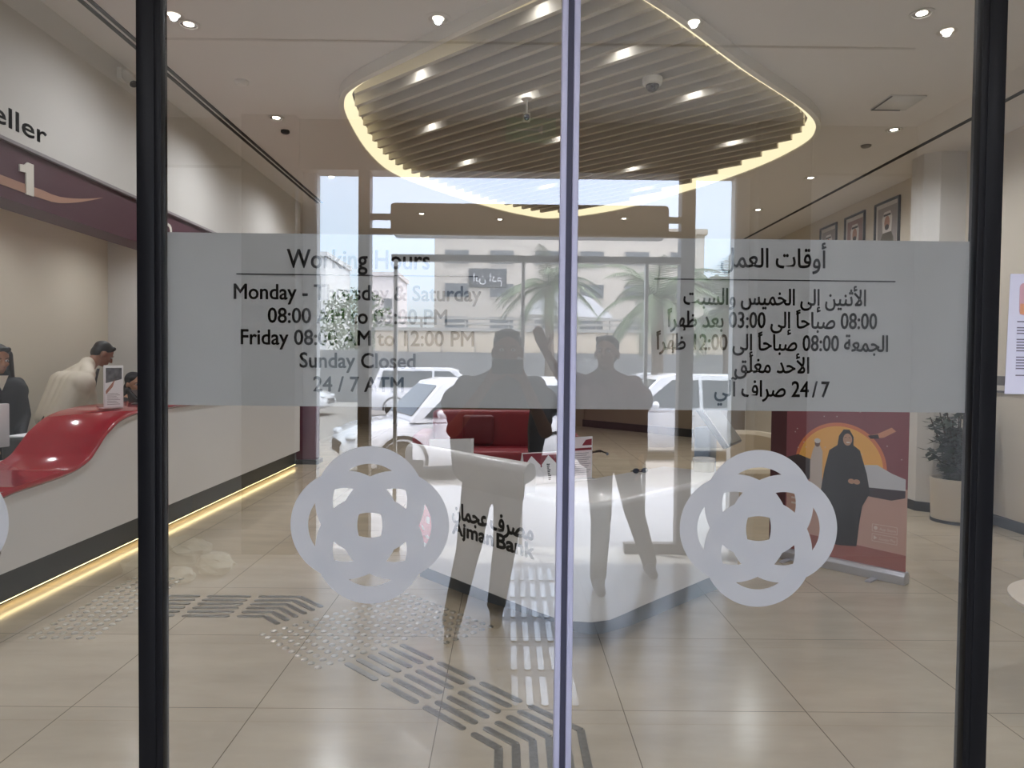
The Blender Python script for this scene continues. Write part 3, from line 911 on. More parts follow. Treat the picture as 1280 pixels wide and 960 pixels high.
# ------------------------------------------------------------------ right side: banner, plant, portraits, table
ba, bb = Vector((2.79, 4.83, 0)), Vector((2.107, 5.605, 0))
bx = (ba - bb).normalized()
bl = (ba - bb).length
FB = plane_frame((0, 0, 0), bx, (0, 0, 1))
bt = thing('banner_stand', 'roll-up banner with a woman in black before an orange sun beside the desk', 'banner', tuple(bb))
MB().extr([(0, -.045, .0), (0, .045, 0), (0, .05, .06), (0, .03, .085), (0, -.03, .085), (0, -.05, .06)], (bl, 0, 0), .006).build('base_case', M('alu_case', (196, 196, 204), .3, .6), bt, matrix=Matrix.Rotation(math.atan2(bx.y, bx.x), 4, 'Z'))
for s in (.2, bl - .2):
    MB().box(s - .02, s + .02, -.16, .12, 0, .012, .003).build('foot', M('alu_case', (196, 196, 204), .3, .6), bt, matrix=Matrix.Rotation(math.atan2(bx.y, bx.x), 4, 'Z'))
MB().cyl((bl / 2, .03, .05), (bl / 2, .03, 2.03), .009).build('support_pole', STEEL, bt, matrix=Matrix.Rotation(math.atan2(bx.y, bx.x), 4, 'Z'))
H = 2.02
def bprint(name, pts, col, lay, label=None, rough=.45):
    pts = [(x + .14, z) for x, z in pts]
    return flat(name, pts, col if not isinstance(col, tuple) else M('bp_%d_%d_%d' % col, col, rough), FB @ Matrix.Translation((0, 0, lay * .0006)), bt, .0005, label)
bprint('banner_sheet', [(-.13, .08), (bl - .15, .08), (bl - .15, H), (-.13, H)], (146, 82, 92), 0)
bprint('dark_strip_print', [(-.13, .08), (.0, .08), (.0, H), (-.13, H)], (84, 38, 46), 1)
def circ(cx, cz, rx, rz, n=40, a0=0, a1=360):
    return [(cx + rx * cos(radians(a0 + (a1 - a0) * k / n)), cz + rz * sin(radians(a0 + (a1 - a0) * k / n))) for k in range(n + (0 if a1 - a0 == 360 else 1))]
bprint('ground_print', [(.01, .08), (bl - .15, .08), (bl - .15, .66), (.01, .70)], (208, 168, 154), 1)
bprint('ground_print', [(.01, .08), (bl - .15, .08), (bl - .15, .2), (.01, .23)], (168, 100, 92), 2)
bprint('sun_glow_print', circ(.41, .77, .335, .325, 40, -20, 200), (232, 136, 92), 2)
bprint('sun_print', circ(.41, .77, .31, .298, 40, -20, 200), (255, 192, 98), 3)
bprint('car_print', [(.52, .66), (.53, .74), (.58, .80), (.68, .81), (.78, .76), (.87, .73), (.87, .63), (.8, .6), (.56, .6)], (214, 214, 220), 4)
bprint('car_print', [(.53, .64), (.87, .65), (.87, .6), (.78, .57), (.6, .58)], (70, 58, 66), 5)
bprint('car_print', [(.01, .80), (.1, .83), (.2, .8), (.22, .68), (.14, .6), (.01, .66)], (66, 54, 58), 4)
bprint('drone_print', [(.63, 1.02), (.68, 1.035), (.77, 1.085), (.80, 1.06), (.72, 1.01), (.66, 1.0)], (222, 158, 128), 4)
bprint('drone_print', [(.61, 1.015), (.68, 1.03), (.69, 1.0), (.63, .995)], (60, 48, 58), 5)
fg = lambda pts: [(.47 + .85 * (x - .525), .21 + .855 * (z - .16)) for x, z in pts]
bprint('robe_print', fg([(.2, .56), (.2, .84), (.22, .93), (.245, .99), (.28, .99), (.31, .93), (.31, .56)]), (216, 200, 190), 5)
bprint('face_print', fg(circ(.262, 1.0, .024, .032, 16)), (120, 84, 66), 6)
bprint('scarf_print', fg(circ(.262, 1.022, .028, .022, 16)), (226, 218, 214), 7)
bprint('abaya_print', fg([(.31, .16), (.29, .5), (.33, .78), (.37, .95), (.44, 1.0), (.45, 1.08), (.49, 1.14), (.54, 1.14), (.575, 1.08), (.575, 1.01), (.63, .97), (.69, .78), (.72, .62), (.66, .5), (.64, .36), (.62, .15), (.46, .13)]), (38, 36, 42), 8)
bprint('face_print', fg(circ(.525, 1.055, .038, .052, 24)), (206, 160, 132), 9)
bprint('smile_print', fg(circ(.53, 1.03, .017, .006, 12)), (240, 232, 226), 10)
bprint('brow_print', fg([(.50, 1.068), (.515, 1.073), (.515, 1.077), (.5, 1.072)]), (50, 34, 30), 10)
bprint('brow_print', fg([(.535, 1.073), (.55, 1.068), (.55, 1.072), (.535, 1.077)]), (50, 34, 30), 10)
bprint('hand_print', fg(circ(.565, .70, .028, .022, 14)), (204, 156, 130), 9)
bprint('hand_print', fg(circ(.61, .70, .028, .022, 14)), (204, 156, 130), 9)
BW = M('banner_white', (232, 216, 208), .5)
for z, tx in ((.36, 'App Store'), (.29, 'Google Play')):
    o_ = rrect(.17, .055, .006, 3, .88, z)
    i_ = rrect(.164, .049, .005, 3, .88, z)
    mb = MB()
    mb.ring_loft([[(x, y, 0) for x, y in o_], [(x, y, .0005) for x, y in o_], [(x, y, .0005) for x, y in i_], [(x, y, 0) for x, y in i_]] , cap=False)
    mb.build('badge_outline', BW, bt, matrix=FB @ Matrix.Translation((0, 0, .003)), smooth=False)
    lettering('lettering', tx, BW, FB @ Matrix.Translation((0, 0, .0034)), .845, .955, z - .012, .028, 0, bt)
    flat('badge_icon', circ(.82, z, .013, .014, 12) if tx[0] == 'A' else [(.808, z - .015), (.832, z), (.808, z + .015)], BW, FB @ Matrix.Translation((0, 0, .003)), bt)
mb = MB()
for k in range(4):
    mb.box(.19, .30 - .02 * (k % 2), .44 + k * .04, .455 + k * .04, 0, .0006)
mb.build('small_print', BW, bt, matrix=FB @ Matrix.Translation((0, 0, .0022)), smooth=False)
mb = MB()
for k in range(14):
    mb.ell((random.uniform(.18, 1.0), random.uniform(.85, 1.2), 0), (.004, .004, .0005), 8, 4)
mb.build('star_print', BW, bt, matrix=FB @ Matrix.Translation((0, 0, .0035)), smooth=False)

t = thing('potted_plant', 'bushy dark green plant in a tall cream planter against the right wall', 'plant', (4.44, 6.88, 0))
MB().lathe([(.2, 0), (.215, .02), (.23, .40), (.235, .43), (.215, .43), (.21, .40), (0, .40)], seg=40, cap=False).build('planter', M('planter_cream', (212, 204, 190), .4), t)
MB().lathe([(.222, .0), (.222, .03)], seg=40).build('planter_foot', BLACK, t)
MB().lathe([(.209, .392), (0, .41)], seg=30, cap=False).build('soil', M('soil', (46, 36, 28), .9), t)
st_ = MB(); lv = MB()
rnd = random.Random(4)
for k in range(36):
    a = rnd.uniform(0, 2 * pi); rr = rnd.uniform(.05, .26); h = rnd.uniform(.3, 1.2)
    p = [(rr * .25 * cos(a), rr * .25 * sin(a), .40), (rr * .6 * cos(a), rr * .6 * sin(a), .4 + h * .4), (rr * cos(a), rr * sin(a), .35 + h * .75)]
    st_.tube(p, .006, 5)
    for q in range(34):
        t_ = rnd.uniform(.05, 1)
        base = Vector(p[0]).lerp(Vector(p[1]), t_ * 2) if t_ < .5 else Vector(p[1]).lerp(Vector(p[2]), t_ * 2 - 1)
        b_ = rnd.uniform(0, 2 * pi); L = rnd.uniform(.09, .16)
        d_ = Vector((cos(b_), sin(b_), rnd.uniform(-.7, .35))).normalized()
        s_ = d_.cross(Vector((0, 0, 1))).normalized() * L * .24
        up_ = Vector((0, 0, .012))
        tip = base + d_ * L
        if base.x > .24 or tip.x > .27 : continue
        m_ = base + d_ * L * .5
        lv.poly([base, m_ - s_ + up_ * -.5, tip]); lv.poly([base, tip, m_ + s_ + up_ * -.5])
st_.build('stems', M('stem', (70, 56, 36), .7), t)
lv.build('foliage', M('leaf_dark', (30, 46, 28), .45, noise=.35, nscale=12), t, smooth=False)

for n, (y, w, lab, c) in enumerate(((10.42, .54, 'farthest framed portrait on the right wall', (140, 128, 120)), (9.63, .56, 'middle framed portrait on the right wall, sitter in white headdress', (150, 118, 110)),
                                    (8.81, .58, 'nearest framed portrait on the right wall, sitter in white headdress', (150, 140, 134)))):
    t = thing('framed_portrait', lab, 'framed portrait', (4.73, y, 2.82), -pi / 2)
    mb = MB()
    for r in ((-w / 2, w / 2, 0, .028), (-w / 2, w / 2, .752, .78)):
        mb.box(r[0], r[1], -.025, 0, r[2], r[3], .003)
    mb.box(-w / 2, -w / 2 + .028, -.025, 0, .028, .752).box(w / 2 - .028, w / 2, -.025, 0, .028, .752)
    mb.build('frame', M('frame_black', (34, 32, 32), .35), t)
    PF = plane_frame((0, -.006, 0), (1, 0, 0), (0, 0, 1))
    B(-w / 2 + .02, w / 2 - .02, -.006, 0, .02, .76).build('backing', M('mount_white', (206, 200, 192), .5), t, smooth=False)
    flat('picture', [(-w / 2 + .07, .08), (w / 2 - .07, .08), (w / 2 - .07, .70), (-w / 2 + .07, .70)], M('pic_%d' % n, c, .4), PF, t)
    flat('robe_print', [(-.15, .09), (-.15, .3), (-.08, .4), (.08, .4), (.15, .3), (.15, .09)], M('pic_robe_%d' % (n % 2), ((96, 88, 72), (206, 200, 196))[n % 2], .5), PF, t, .0012)
    flat('headdress_print', [(-.1, .38), (-.115, .56), (-.07, .64), (.07, .64), (.115, .56), (.1, .38)], M('pic_scarf', (222, 216, 210), .5), PF, t, .0018)
    flat('face_print', circ(0, .50, .062, .085, 24), M('pic_face', (176, 128, 104), .5), PF, t, .0024)
    flat('cord_print', [(-.085, .585), (-.08, .61), (.08, .61), (.085, .585)], M('pic_cord', (30, 28, 28), .5), PF, t, .0028)
    flat('beard_print', circ(0, .445, .048, .035, 18), M('pic_beard', (52, 42, 38), .5), PF, t, .003)

t = thing('wall_frame', 'dark framed strip notice on the right wall behind the taped paper', 'frame', (4.73, 6.70, 1.28), -pi / 2)
MB().box(-.28, .28, -.02, 0, 0, .16, .004).build('frame', M('frame_grey', (84, 78, 76), .5, noise=.3, nscale=18), t)
MB().box(-.25, .25, -.023, -.02, .02, .07).build('insert', M('mount_white', (206, 200, 192), .5), t, smooth=False)

t = thing('side_table', 'low round white coffee table at the right edge', 'table', (2.70, 2.95, 0))
MB().lathe([(.0, .44), (.36, .44), (.43, .462), (.46, .475), (.46, .485), (.44, .49), (0, .49)], seg=56, cap=False).build('table_top', M('table_cream', (222, 208, 190), .3), t)
MB().lathe([(.36, .44), (.30, .34), (.26, .2), (.25, .02), (.25, 0)], seg=40).build('pedestal', M('pedestal_dark', (64, 60, 54), .5), t)
t = thing('lounge_chair', 'dark grey low chair behind the round coffee table', 'chair', (3.62, 4.25, 0), radians(-120))
CH = M('chair_dark', (52, 49, 46), .8, noise=.15, nscale=60)
MB().box(-.36, .36, -.33, .35, .2, .36, .05, 4).build('seat', CH, t)
MB().box(-.36, .36, .25, .38, .3, .66, .05, 4).build('backrest', CH, t)
for s in (-1, 1):
    MB().box(s * .41 - .05, s * .41 + .05, -.3, .38, .16, .5, .04, 4).build('armrest', CH, t)
    for q in (-.25, .3):
        MB().cyl((s * .34, q, .22), (s * .36, q * 1.1, 0), .018, .012, 10).build('leg', BLACK, t)

# taped notice on the right side pane (outside face)
t = thing('paper_notice', 'white printed notice taped to the glass right of the black mullion', 'notice', (1.235, D - .0012, 1.44))
flat('sheet', [(0, 0), (.21, 0), (.214, .297), (.006, .297)], M('notice_paper', (224, 222, 238), .6), plane_frame((0, 0, 0), (1, 0, 0), (0, 0, 1)), t)
NP = plane_frame((0, -.0008, 0), (1, 0, 0), (0, 0, 1))
flat('picture_print', [(.03 + x, .235 + y) for x, y in rrect(.12, .08, .012, 4, .06, 0)], M('notice_pic', (214, 168, 176), .6), NP, t)
flat('picture_print', [(.032, .198), (.148, .198), (.148, .224), (.032, .224)], M('notice_pic2', (226, 160, 120), .6), NP, t, .0009)
mb = MB()
for k, z in enumerate((.178, .163, .156, .149, .134, .127, .120, .113, .106, .090, .083, .076, .069, .062, .045)):
    mb.box(.026, .18 - .03 * (k % 4 == 3), z, z + .0028, 0, .0008)
mb.build('printed_lines', M('notice_ink', (120, 112, 130), .6), t, matrix=NP, smooth=False)

# ------------------------------------------------------------------ furniture beyond the desk
t = thing('red_sofa', 'dark red sofa standing behind the white reception desk', 'sofa', (-.12, 8.9, 0))
SF = M('sofa_red', (122, 12, 26), .45)
MB().box(-.85, .85, -.38, .42, .14, .44, .05, 4).build('seat', SF, t)
MB().box(-.85, .85, .26, .5, .40, .90, .06, 4).build('backrest', SF, t)
for s in (-1, 1):
    MB().box(s * .93 - .1, s * .93 + .1, -.38, .5, .12, .64, .05, 4).build('armrest', SF, t)
    for q in (-.3, .4):
        MB().cyl((s * .85, q, .14), (s * .85, q, 0), .025, .018, 12).build('leg', CHROME, t)
MB().box(-.45, -.05, .18, .28, .46, .84, .04, 4).build('cushion', M('sofa_red2', (96, 10, 22), .5), t)
t = thing('office_chair', 'black office chair with chrome armrest behind the reception desk', 'chair', (.52, 6.05, 0), radians(25))
MB().box(-.25, .25, -.25, .25, .44, .53, .04, 4).build('seat', BLACK, t)
MB().ring_loft([[(s * w, y + .03 * q, z) for s, q in ((-1, 0), (1, 0), (1, 1), (-1, 1))] for w, y, z in ((.2, .24, .6), (.235, .25, .75), (.23, .27, .95), (.19, .30, 1.13))]).build('backrest', BLACK, t)
MB().cyl((0, 0, .1), (0, 0, .45), .03).build('column', CHROME, t)
for s in (-1, 1):
    MB().tube([(s * .24, .18, .5), (s * .30, .16, .56), (s * .31, .1, .72), (s * .31, -.05, .75), (s * .31, -.16, .74)], .014).build('armrest', CHROME, t)
for k in range(5):
    a = 2 * pi * k / 5 + .3
    lg = MB().tube([(0, 0, .12), (.15 * cos(a), .15 * sin(a), .1), (.3 * cos(a), .3 * sin(a), .07)], [.025, .02, .015]).build('leg', CHROME, t)
    MB().cyl((.3 * cos(a) - .012 * sin(a), .3 * sin(a) + .012 * cos(a), .03), (.3 * cos(a) + .012 * sin(a), .3 * sin(a) - .012 * cos(a), .03), .03, .03, 14).build('castor', BLACK, lg)
t = thing('self_service_kiosk', 'blue-grey kiosk with a tilted black screen at the far end of the desk', 'kiosk', (1.62, 5.58, 0), radians(60))
KG = M('kiosk_blue', (140, 156, 178), .35)
MB().box(-.17, .17, -.2, .2, 0, .03, .006).build('base_plate', BLACK, t)
MB().box(-.11, .11, -.03, .10, .03, 1.02, .02, 3).build('column', KG, t)
ta = Vector((0, .30, .40)).normalized(); tn = Vector((0, -ta.z, ta.y))
h0 = Vector((0, -.20, .90))
MB().extr([tuple(h0 + ta * a_ + tn * b_ + Vector((-.25, 0, 0))) for a_, b_ in ((0, 0), (.52, 0), (.52, -.045), (0, -.045))], (.5, 0, 0), .01, 3).build('head', M('kiosk_black', (22, 22, 26), .35), t)
MB().extr([tuple(h0 + ta * a_ + tn * b_ + Vector((-.236, 0, 0))) for a_, b_ in ((.015, 0), (.505, 0), (.505, .004), (.015, .004))], (.472, 0, 0)).build('screen', M('kiosk_screen', (16, 16, 20), .12), t, smooth=False)
MB().extr([tuple(h0 + ta * a_ + tn * b_ + Vector((-.252, 0, 0))) for a_, b_ in ((0, .0), (.52, .0), (.52, .006), (0, .006))], (.012, 0, 0)).build('edge_strip', CHROME, t, smooth=False)
t = thing('tub_chair', 'beige rounded tub chair beyond the kiosk', 'chair', (2.62, 7.7, 0), radians(-20))
TB = M('chair_beige', (196, 182, 158), .7)
MB().lathe([(.32, .16), (.36, .2), (.36, .38), (.33, .42), (0, .42)], seg=40, cap=False).build('seat', TB, t)
ar = []
for k in range(25):
    a = radians(-20 + 220 * k / 24)
    ar.append((a, .70 + .07 * sin(pi * k / 24)))
MB().ring_loft([[(r * cos(a), r * sin(a), z) for r, z in ((.34, .22), (.46, .22), (.47, h - .04), (.43, h), (.37, h), (.34, h - .04))] for a, h in ar]).build('backrest', TB, t)
for k in range(4):
    a = pi / 4 + k * pi / 2
    MB().cyl((.26 * cos(a), .26 * sin(a), .17), (.29 * cos(a), .29 * sin(a), 0), .018, .012, 10).build('leg', BLACK, t)
t = thing('maroon_pylon', 'tall maroon information pylon at the far end of the left wall', 'pylon', (-3.02, 10.5, 0))
MB().box(-.2, .2, -.12, .12, .06, 2.2, .02).build('body', M('pylon_maroon', (96, 34, 62), .35), t)
MB().box(-.24, .24, -.16, .16, 0, .06).build('base', BLACK, t, smooth=False)

# ------------------------------------------------------------------ tactile paving in the hall
ST = M('stud_steel', (190, 184, 172), .28, 1.0)
def stud_mesh():
    return MB().lathe([(.0178, 0), (.0168, .0042), (.0125, .0066), (.006, .0076), (0.0004, .0078)], seg=14)
proto = stud_mesh().build('tactile_stud', ST)
n_st = 0
def stud(x, y, label, group):
    global n_st
    o = proto if n_st == 0 else proto.copy()
    if n_st: C.objects.link(o)
    o.location = (x, y, 0)
    tag(o, label, 'floor stud', group)
    n_st += 1
U, V = Vector((.7071, .7071)), Vector((-.7071, .7071))
A0 = Vector((-.915, 3.428))
for i in range(16):
    for j in range(-3, 10):
        if j < 0 and i < 10: continue
        p = A0 + U * (i * .0655) + V * (j * .0655)
        stud(p.x, p.y, 'round steel floor stud in the diagonal field before the reception desk', 'studs before the reception desk')
for i in range(6):
    for j in range(17):
        stud(-2.555 + i * .0655, 3.775 + j * .0655, 'round steel floor stud in the straight field before the teller counter', 'studs before the teller counter')

BAR = M('bar_steel', (146, 141, 130), .3, 1.0, noise=.12, nscale=60)
def capsule_pts(a, b, w, ca=True, cb=True):
    a, b = Vector(a), Vector(b)
    d = (b - a).normalized(); n = Vector((-d.y, d.x))
    pts = []
    for c, s, rd in ((b, 1, cb), (a, -1, ca)):
        if rd:
            for k in range(7):
                t_ = -pi / 2 + pi * k / 6
                pts.append(c + (d * cos(t_) + n * sin(t_)) * (w * s) - d * s * w)
        else:
            pts += [c - n * w * s, c + n * w * s]
    return [(p.x, p.y, 0) for p in pts]
def bar(a, b, label, group, w=.0165, ca=True, cb=True):
    o = MB().extr(capsule_pts(a, b, w, ca, cb), (0, 0, .005), .0012, 1, 'end').build('tactile_bar', BAR)
    return tag(o, label, 'floor bar', group)
S1 = Vector((-.79, 3.481)); dv = Vector((.7071, -.7071))
for k in range(6):
    p = S1 + U * (k * .0672)
    for q in range(3):
        bar(p + dv * (q * .312), p + dv * (q * .312 + .268), 'diagonal steel tactile bar leading from the desk studs towards the doors', 'diagonal tactile bars')
    xc = -.018 + k * .067
    c_ = p.x + p.y
    corner = Vector((xc, c_ - xc))
    bar(p + dv * .936, corner, 'mitred diagonal steel bar at the bend near the door joint', 'mitred bars at the bend by the doors', cb=False)
    bar(corner, (xc, 2.30), 'straight steel bar running from the bend to the doors', 'straight bars inside the doors', ca=False)
for k in range(6):
    y = 4.118 + k * .0695
    for x0, x1 in ((-2.155, -1.945), (-1.90, -1.62)):
        bar((x0, y), (x1, y), 'straight steel bar between the two stud fields', 'straight bars between the stud fields')
    xc = -1.413 + k * .022
    bar((-1.575, y), (xc, y), 'steel bar ending at the bend left of the desk studs', 'bars at the bend left of the desk studs', cb=False)
    e = Vector((xc, y)) + Vector((.7071, -.7071)) * (.17 + .018 * k)
    bar((xc, y), e, 'short diagonal steel bar joining the desk studs', 'short diagonal bars left of the desk studs', ca=False)

# ------------------------------------------------------------------ people
def hand(pr, wrist, d, palm, side, curl=.4, s=1.0):
    """palm, four unequal fingers with two bends and a thumb from the side; d points along the fingers, palm is the palm normal"""
    w = Vector(wrist); d = Vector(d).normalized(); n = Vector(palm).normalized()
    n = (n - d * n.dot(d)).normalized(); a = d.cross(n) * side
    pr.append(('c', w, w + d * .03 * s, .024 * s, .03 * s))
    for k in (-1, -.33, .33, 1):
        pr.append(('c', w + d * .02 * s + a * k * .014 * s, w + d * .088 * s + a * k * .028 * s, .016 * s, .0125 * s))
    for k, L in ((-1, .062), (-.33, .074), (.33, .078), (1, .07)):
        b = w + d * .088 * s + a * k * .028 * s
        d1 = (d * cos(curl * .7) + n * sin(curl * .7)); m = b + d1 * L * .5 * s
        d2 = (d * cos(curl * 1.9) + n * sin(curl * 1.9)); e = m + d2 * L * .5 * s
        pr.append(('c', b, m, .0098 * s, .009 * s)); pr.append(('c', m, e, .009 * s, .0076 * s))
    tb = w + d * .028 * s + a * .026 * s
    tm = tb + (d * .6 + a * .75 + n * .25).normalized() * .04 * s
    te = tm + (d * .9 + a * .2 + n * .4).normalized() * .033 * s
    pr.append(('c', tb, tm, .013 * s, .0105 * s)); pr.append(('c', tm, te, .0105 * s, .0085 * s))

def head(pr, c, f, up, s=1.0):
    """skull, jaw, brow, nose, lips, chin and ears around centre c, face towards f"""
    c = Vector(c); f = Vector(f).normalized(); up = Vector(up)
    up = (up - f * up.dot(f)).normalized(); r = f.cross(up)
    R = Matrix((r, f, up)).transposed().to_euler()
    def P(x, y, z): return c + (r * x + f * y + up * z) * s
    E = lambda p, q: pr.append(('e', P(*p), tuple(v * s for v in q), R))
    E((0, -.008, .028), (.074, .092, .085))
    E((0, .022, -.045), (.056, .062, .07))
    E((0, .052, -.088), (.03, .026, .022))
    E((0, .072, .022), (.052, .016, .012))
    pr.append(('c', P(0, .088, .012), P(0, .106, -.026), .009 * s, .013 * s))
    for q in (-1, 1):
        E((q * .011, .094, -.03), (.009, .01, .008))
        E((q * .078, -.012, -.012), (.012, .02, .032))
        E((q * .036, .058, -.026), (.022, .022, .02))
    E((0, .083, -.055), (.024, .011, .0065)); E((0, .081, -.067), (.02, .011, .007))
    return P, R

SKIN_A = M('skin_brown', (150, 104, 78), .5)
SKIN_B = M('skin_light_brown', (186, 140, 112), .5)
HAIR = M('hair_black', (22, 19, 18), .45)
EYEW = M('eye_white', (226, 222, 216), .25)

def face_parts(P, R, parent, s=1.0):
    for q in (-1, 1):
        e = MB().ell(P(q * .031, .079, .004), (.0135 * s, .010 * s, .0085 * s), 14, 8, R).build('eye', EYEW, parent)
        MB().ell(P(q * .031, .0865, .004), (.006 * s, .0035 * s, .006 * s), 12, 6, R).build('iris', HAIR, e)
        MB().tube([P(q * .014, .088, .021), P(q * .033, .087, .026), P(q * .052, .074, .019)], [.002, .0035, .0015], 6).build('eyebrow', HAIR, parent)

def torso(pr, hip, chest, neck, w, dpt, lat):
    """pelvis to shoulders as overlapping limbs across direction lat"""
    hip, chest, neck, lat = Vector(hip), Vector(chest), Vector(neck), Vector(lat).normalized()
    for k in (-1, -.4, .4, 1):
        pr.append(('c', hip + lat * k * w * .34, chest + lat * k * w * .42, dpt * .92, dpt * 1.02))
    pr.append(('c', chest + lat * w * .55, chest - lat * w * .55, dpt * .9, dpt * .9))
    pr.append(('c', chest, neck, dpt * .7, .055 + (dpt - .098) * .8))
    for k in (-1, 1):
        pr.append(('c', neck - (neck - chest) * .08, chest + lat * k * w * .46 + (neck - chest) * .42, dpt * .51, dpt * .54))

def grown(pr, d):
    out = []
    for p in pr:
        if p[0] == 'c': out.append(('c', p[1], p[2], p[3] + d, p[4] + d))
        else: out.append(('e', p[1], tuple(v + d for v in p[2]), *(p[3:])))
    return out

def add_hair(P, R, parent, s=1.0, mat=None, long=False):
    hp = [('e', P(0, -.02, .048), (.081 * s, .092 * s, .078 * s), R), ('e', P(0, -.06, .0), (.07 * s, .05 * s, .07 * s), R),
          ('c', P(-.05, .045, .088), P(.05, .045, .088), .022 * s, .022 * s)]
    if long:
        for q in (-1, 1):
            hp.append(('c', P(q * .07, .0, .04), P(q * .088, .03, -.2), .036 * s, .042 * s))
            hp.append(('c', P(q * .088, .03, -.2), P(q * .10, .06, -.38), .042 * s, .02 * s))
        hp.append(('c', P(0, -.08, .02), P(0, -.1, -.26), .06 * s, .07 * s))
    fuse('hair', hp, mat or HAIR, parent, .008, 4)

def shoe(parent, ankle, d, mat):
    a = Vector(ankle); d = Vector((d[0], d[1], 0)).normalized()
    g = Vector((a.x, a.y, 0))
    fuse('shoe', [('c', g + d * -.03 + Vector((0, 0, .042)), g + d * .15 + Vector((0, 0, .034)), .042, .034),
                  ('c', g + d * -.02 + Vector((0, 0, .06)), g + d * .04 + Vector((0, 0, .06)), .045, .04)], mat, parent, .01, 3)

# photographer standing behind the camera, seen only as a reflection in the glass
def standing(name, label, loc, rz, J, f, shirt, trousers, skin, headdir=None, hands=None, sleeves='short', hair_long=False, shoes=None, w=.40, lat=None):
    t = thing(name, label, 'person', loc, rz)
    f = Vector(f).normalized()
    lat = Vector(lat) if lat else Vector((f.y, -f.x, 0))
    J = {k: Vector(v) for k, v in J.items()}
    body, sh, tr = [], [], []
    torso(body, J['hip'], J['chest'], J['neck'], w, .098, lat)
    torso(sh, J['hip'], J['chest'], J['neck'] - Vector((0, 0, .012)), w + .01, .119, lat)
    body.append(('c', J['neck'] - Vector((0, 0, .05)), J['neck'] + (J['head'] - J['neck']) * .6, .056, .054))
    P, R = head(body, J['head'], headdir or f, (0, 0, 1))
    for q, sd in ((-1, 'l'), (1, 'r')):
        a, b, c_ = J['sh_' + sd], J['el_' + sd], J['wr_' + sd]
        body += [('c', a, b, .048, .039), ('c', b, c_, .039, .026)]
        if sleeves == 'long':
            sh += [('c', a, b, .058, .05), ('c', b, b.lerp(c_, .93), .049, .036)]
        else:
            sh += [('c', a, a.lerp(b, .75), .06, .056)]
        if hands and sd in hands:
            hd, hp, cu = hands[sd]
            hand(body, c_, hd, hp, q, cu)
        if 'kn_' + sd in J:
            h_ = J['hip'] + lat * q * .085
            k_, n_ = J['kn_' + sd], J['an_' + sd]
            body += [('c', h_, k_, .082, .055), ('c', k_, n_, .052, .036)]
            tr += [('c', h_ - Vector((0, 0, .01)), k_, .098, .073), ('c', k_, n_ + Vector((0, 0, .01)), .07, .056)]
    fuse('body', body, skin, t, .008, 3)
    fuse('shirt', sh, shirt, t, .011, 8)
    if tr:
        tr.append(('c', J['hip'] + lat * .07 - Vector((0, 0, .02)), J['hip'] - lat * .07 - Vector((0, 0, .02)), .105, .105))
        fuse('trousers', tr, trousers, t, .012, 5)
        for sd in 'lr':
            if 'an_' + sd in J:
                shoe(t, J['an_' + sd], f, shoes or BLACK)
    face_parts(P, R, t)
    add_hair(P, R, t, long=hair_long)
    return t, P, R

# local axes: x right as seen in the photo, y towards the bank
pt, _, _ = standing('person', 'person in grey shirt and dark trousers holding up a phone, mirrored beside the door joint', (-.03, -.42, 0), 0,
    dict(hip=(-.03, -.06, .93), chest=(-.01, -.04, 1.28), neck=(.01, -.02, 1.46), head=(.03, .02, 1.575), sh_l=(-.2, -.03, 1.385), sh_r=(.19, -.03, 1.385),
         el_l=(-.26, .10, 1.14), el_r=(.24, .10, 1.14), wr_l=(-.07, .29, 1.40), wr_r=(.12, .29, 1.41),
         kn_l=(-.17, .03, .50), an_l=(-.26, .06, .08), kn_r=(.03, -.08, .50), an_r=(-.02, -.2, .08)),
    (0, 1, 0), M('shirt_grey', (92, 94, 100), .8), M('trousers_dark', (84, 80, 74), .8), SKIN_A, hands={'l': ((.45, .25, .8), (.6, .5, 0), .5), 'r': ((-.45, .25, .8), (-.6, .5, 0), .5)})
ph = thing('phone', 'dark phone held up in both hands by the mirrored person in grey', 'phone', (0, -.055, 1.49))
MB().box(-.078, .078, -.0045, .0045, -.037, .037, .004, 3).build('case', BLACK, ph)
MB().box(-.07, -.045, .0045, .007, .002, .028, .003).build('camera_bump', M('bump', (40, 42, 46), .3), ph)
MB().box(-.073, .073, -.0052, -.0045, -.033, .033).build('screen', M('phone_screen', (60, 66, 76), .1), ph, smooth=False)

P2 = (.70, -1.32, 0)
standing('person', 'person in a dusky red shirt with one arm raised, mirrored right of the door joint', P2, 0,
    dict(hip=(.02, 0, .90), chest=(-.03, 0, 1.27), neck=(-.03, .01, 1.46), head=(-.03, .05, 1.585), sh_l=(-.21, .02, 1.39), sh_r=(.17, -.02, 1.38),
         el_l=(-.34, .12, 1.42), el_r=(.23, -.03, 1.1), wr_l=(-.46, .2, 1.60), wr_r=(.2, .08, .88),
         kn_l=(-.06, .1, .48), an_l=(-.08, .14, .08), kn_r=(.2, -.1, .48), an_r=(.34, -.24, .08)),
    (0, 1, 0), M('shirt_dusky_red', (112, 74, 76), .8), M('trousers_sand', (120, 112, 98), .8), SKIN_A, headdir=(-.4, 1, .1),
    hands={'l': ((-.35, .2, 1), (0, 1, -.1), .25), 'r': ((0, .2, -1), (-1, 0, 0), .4)})

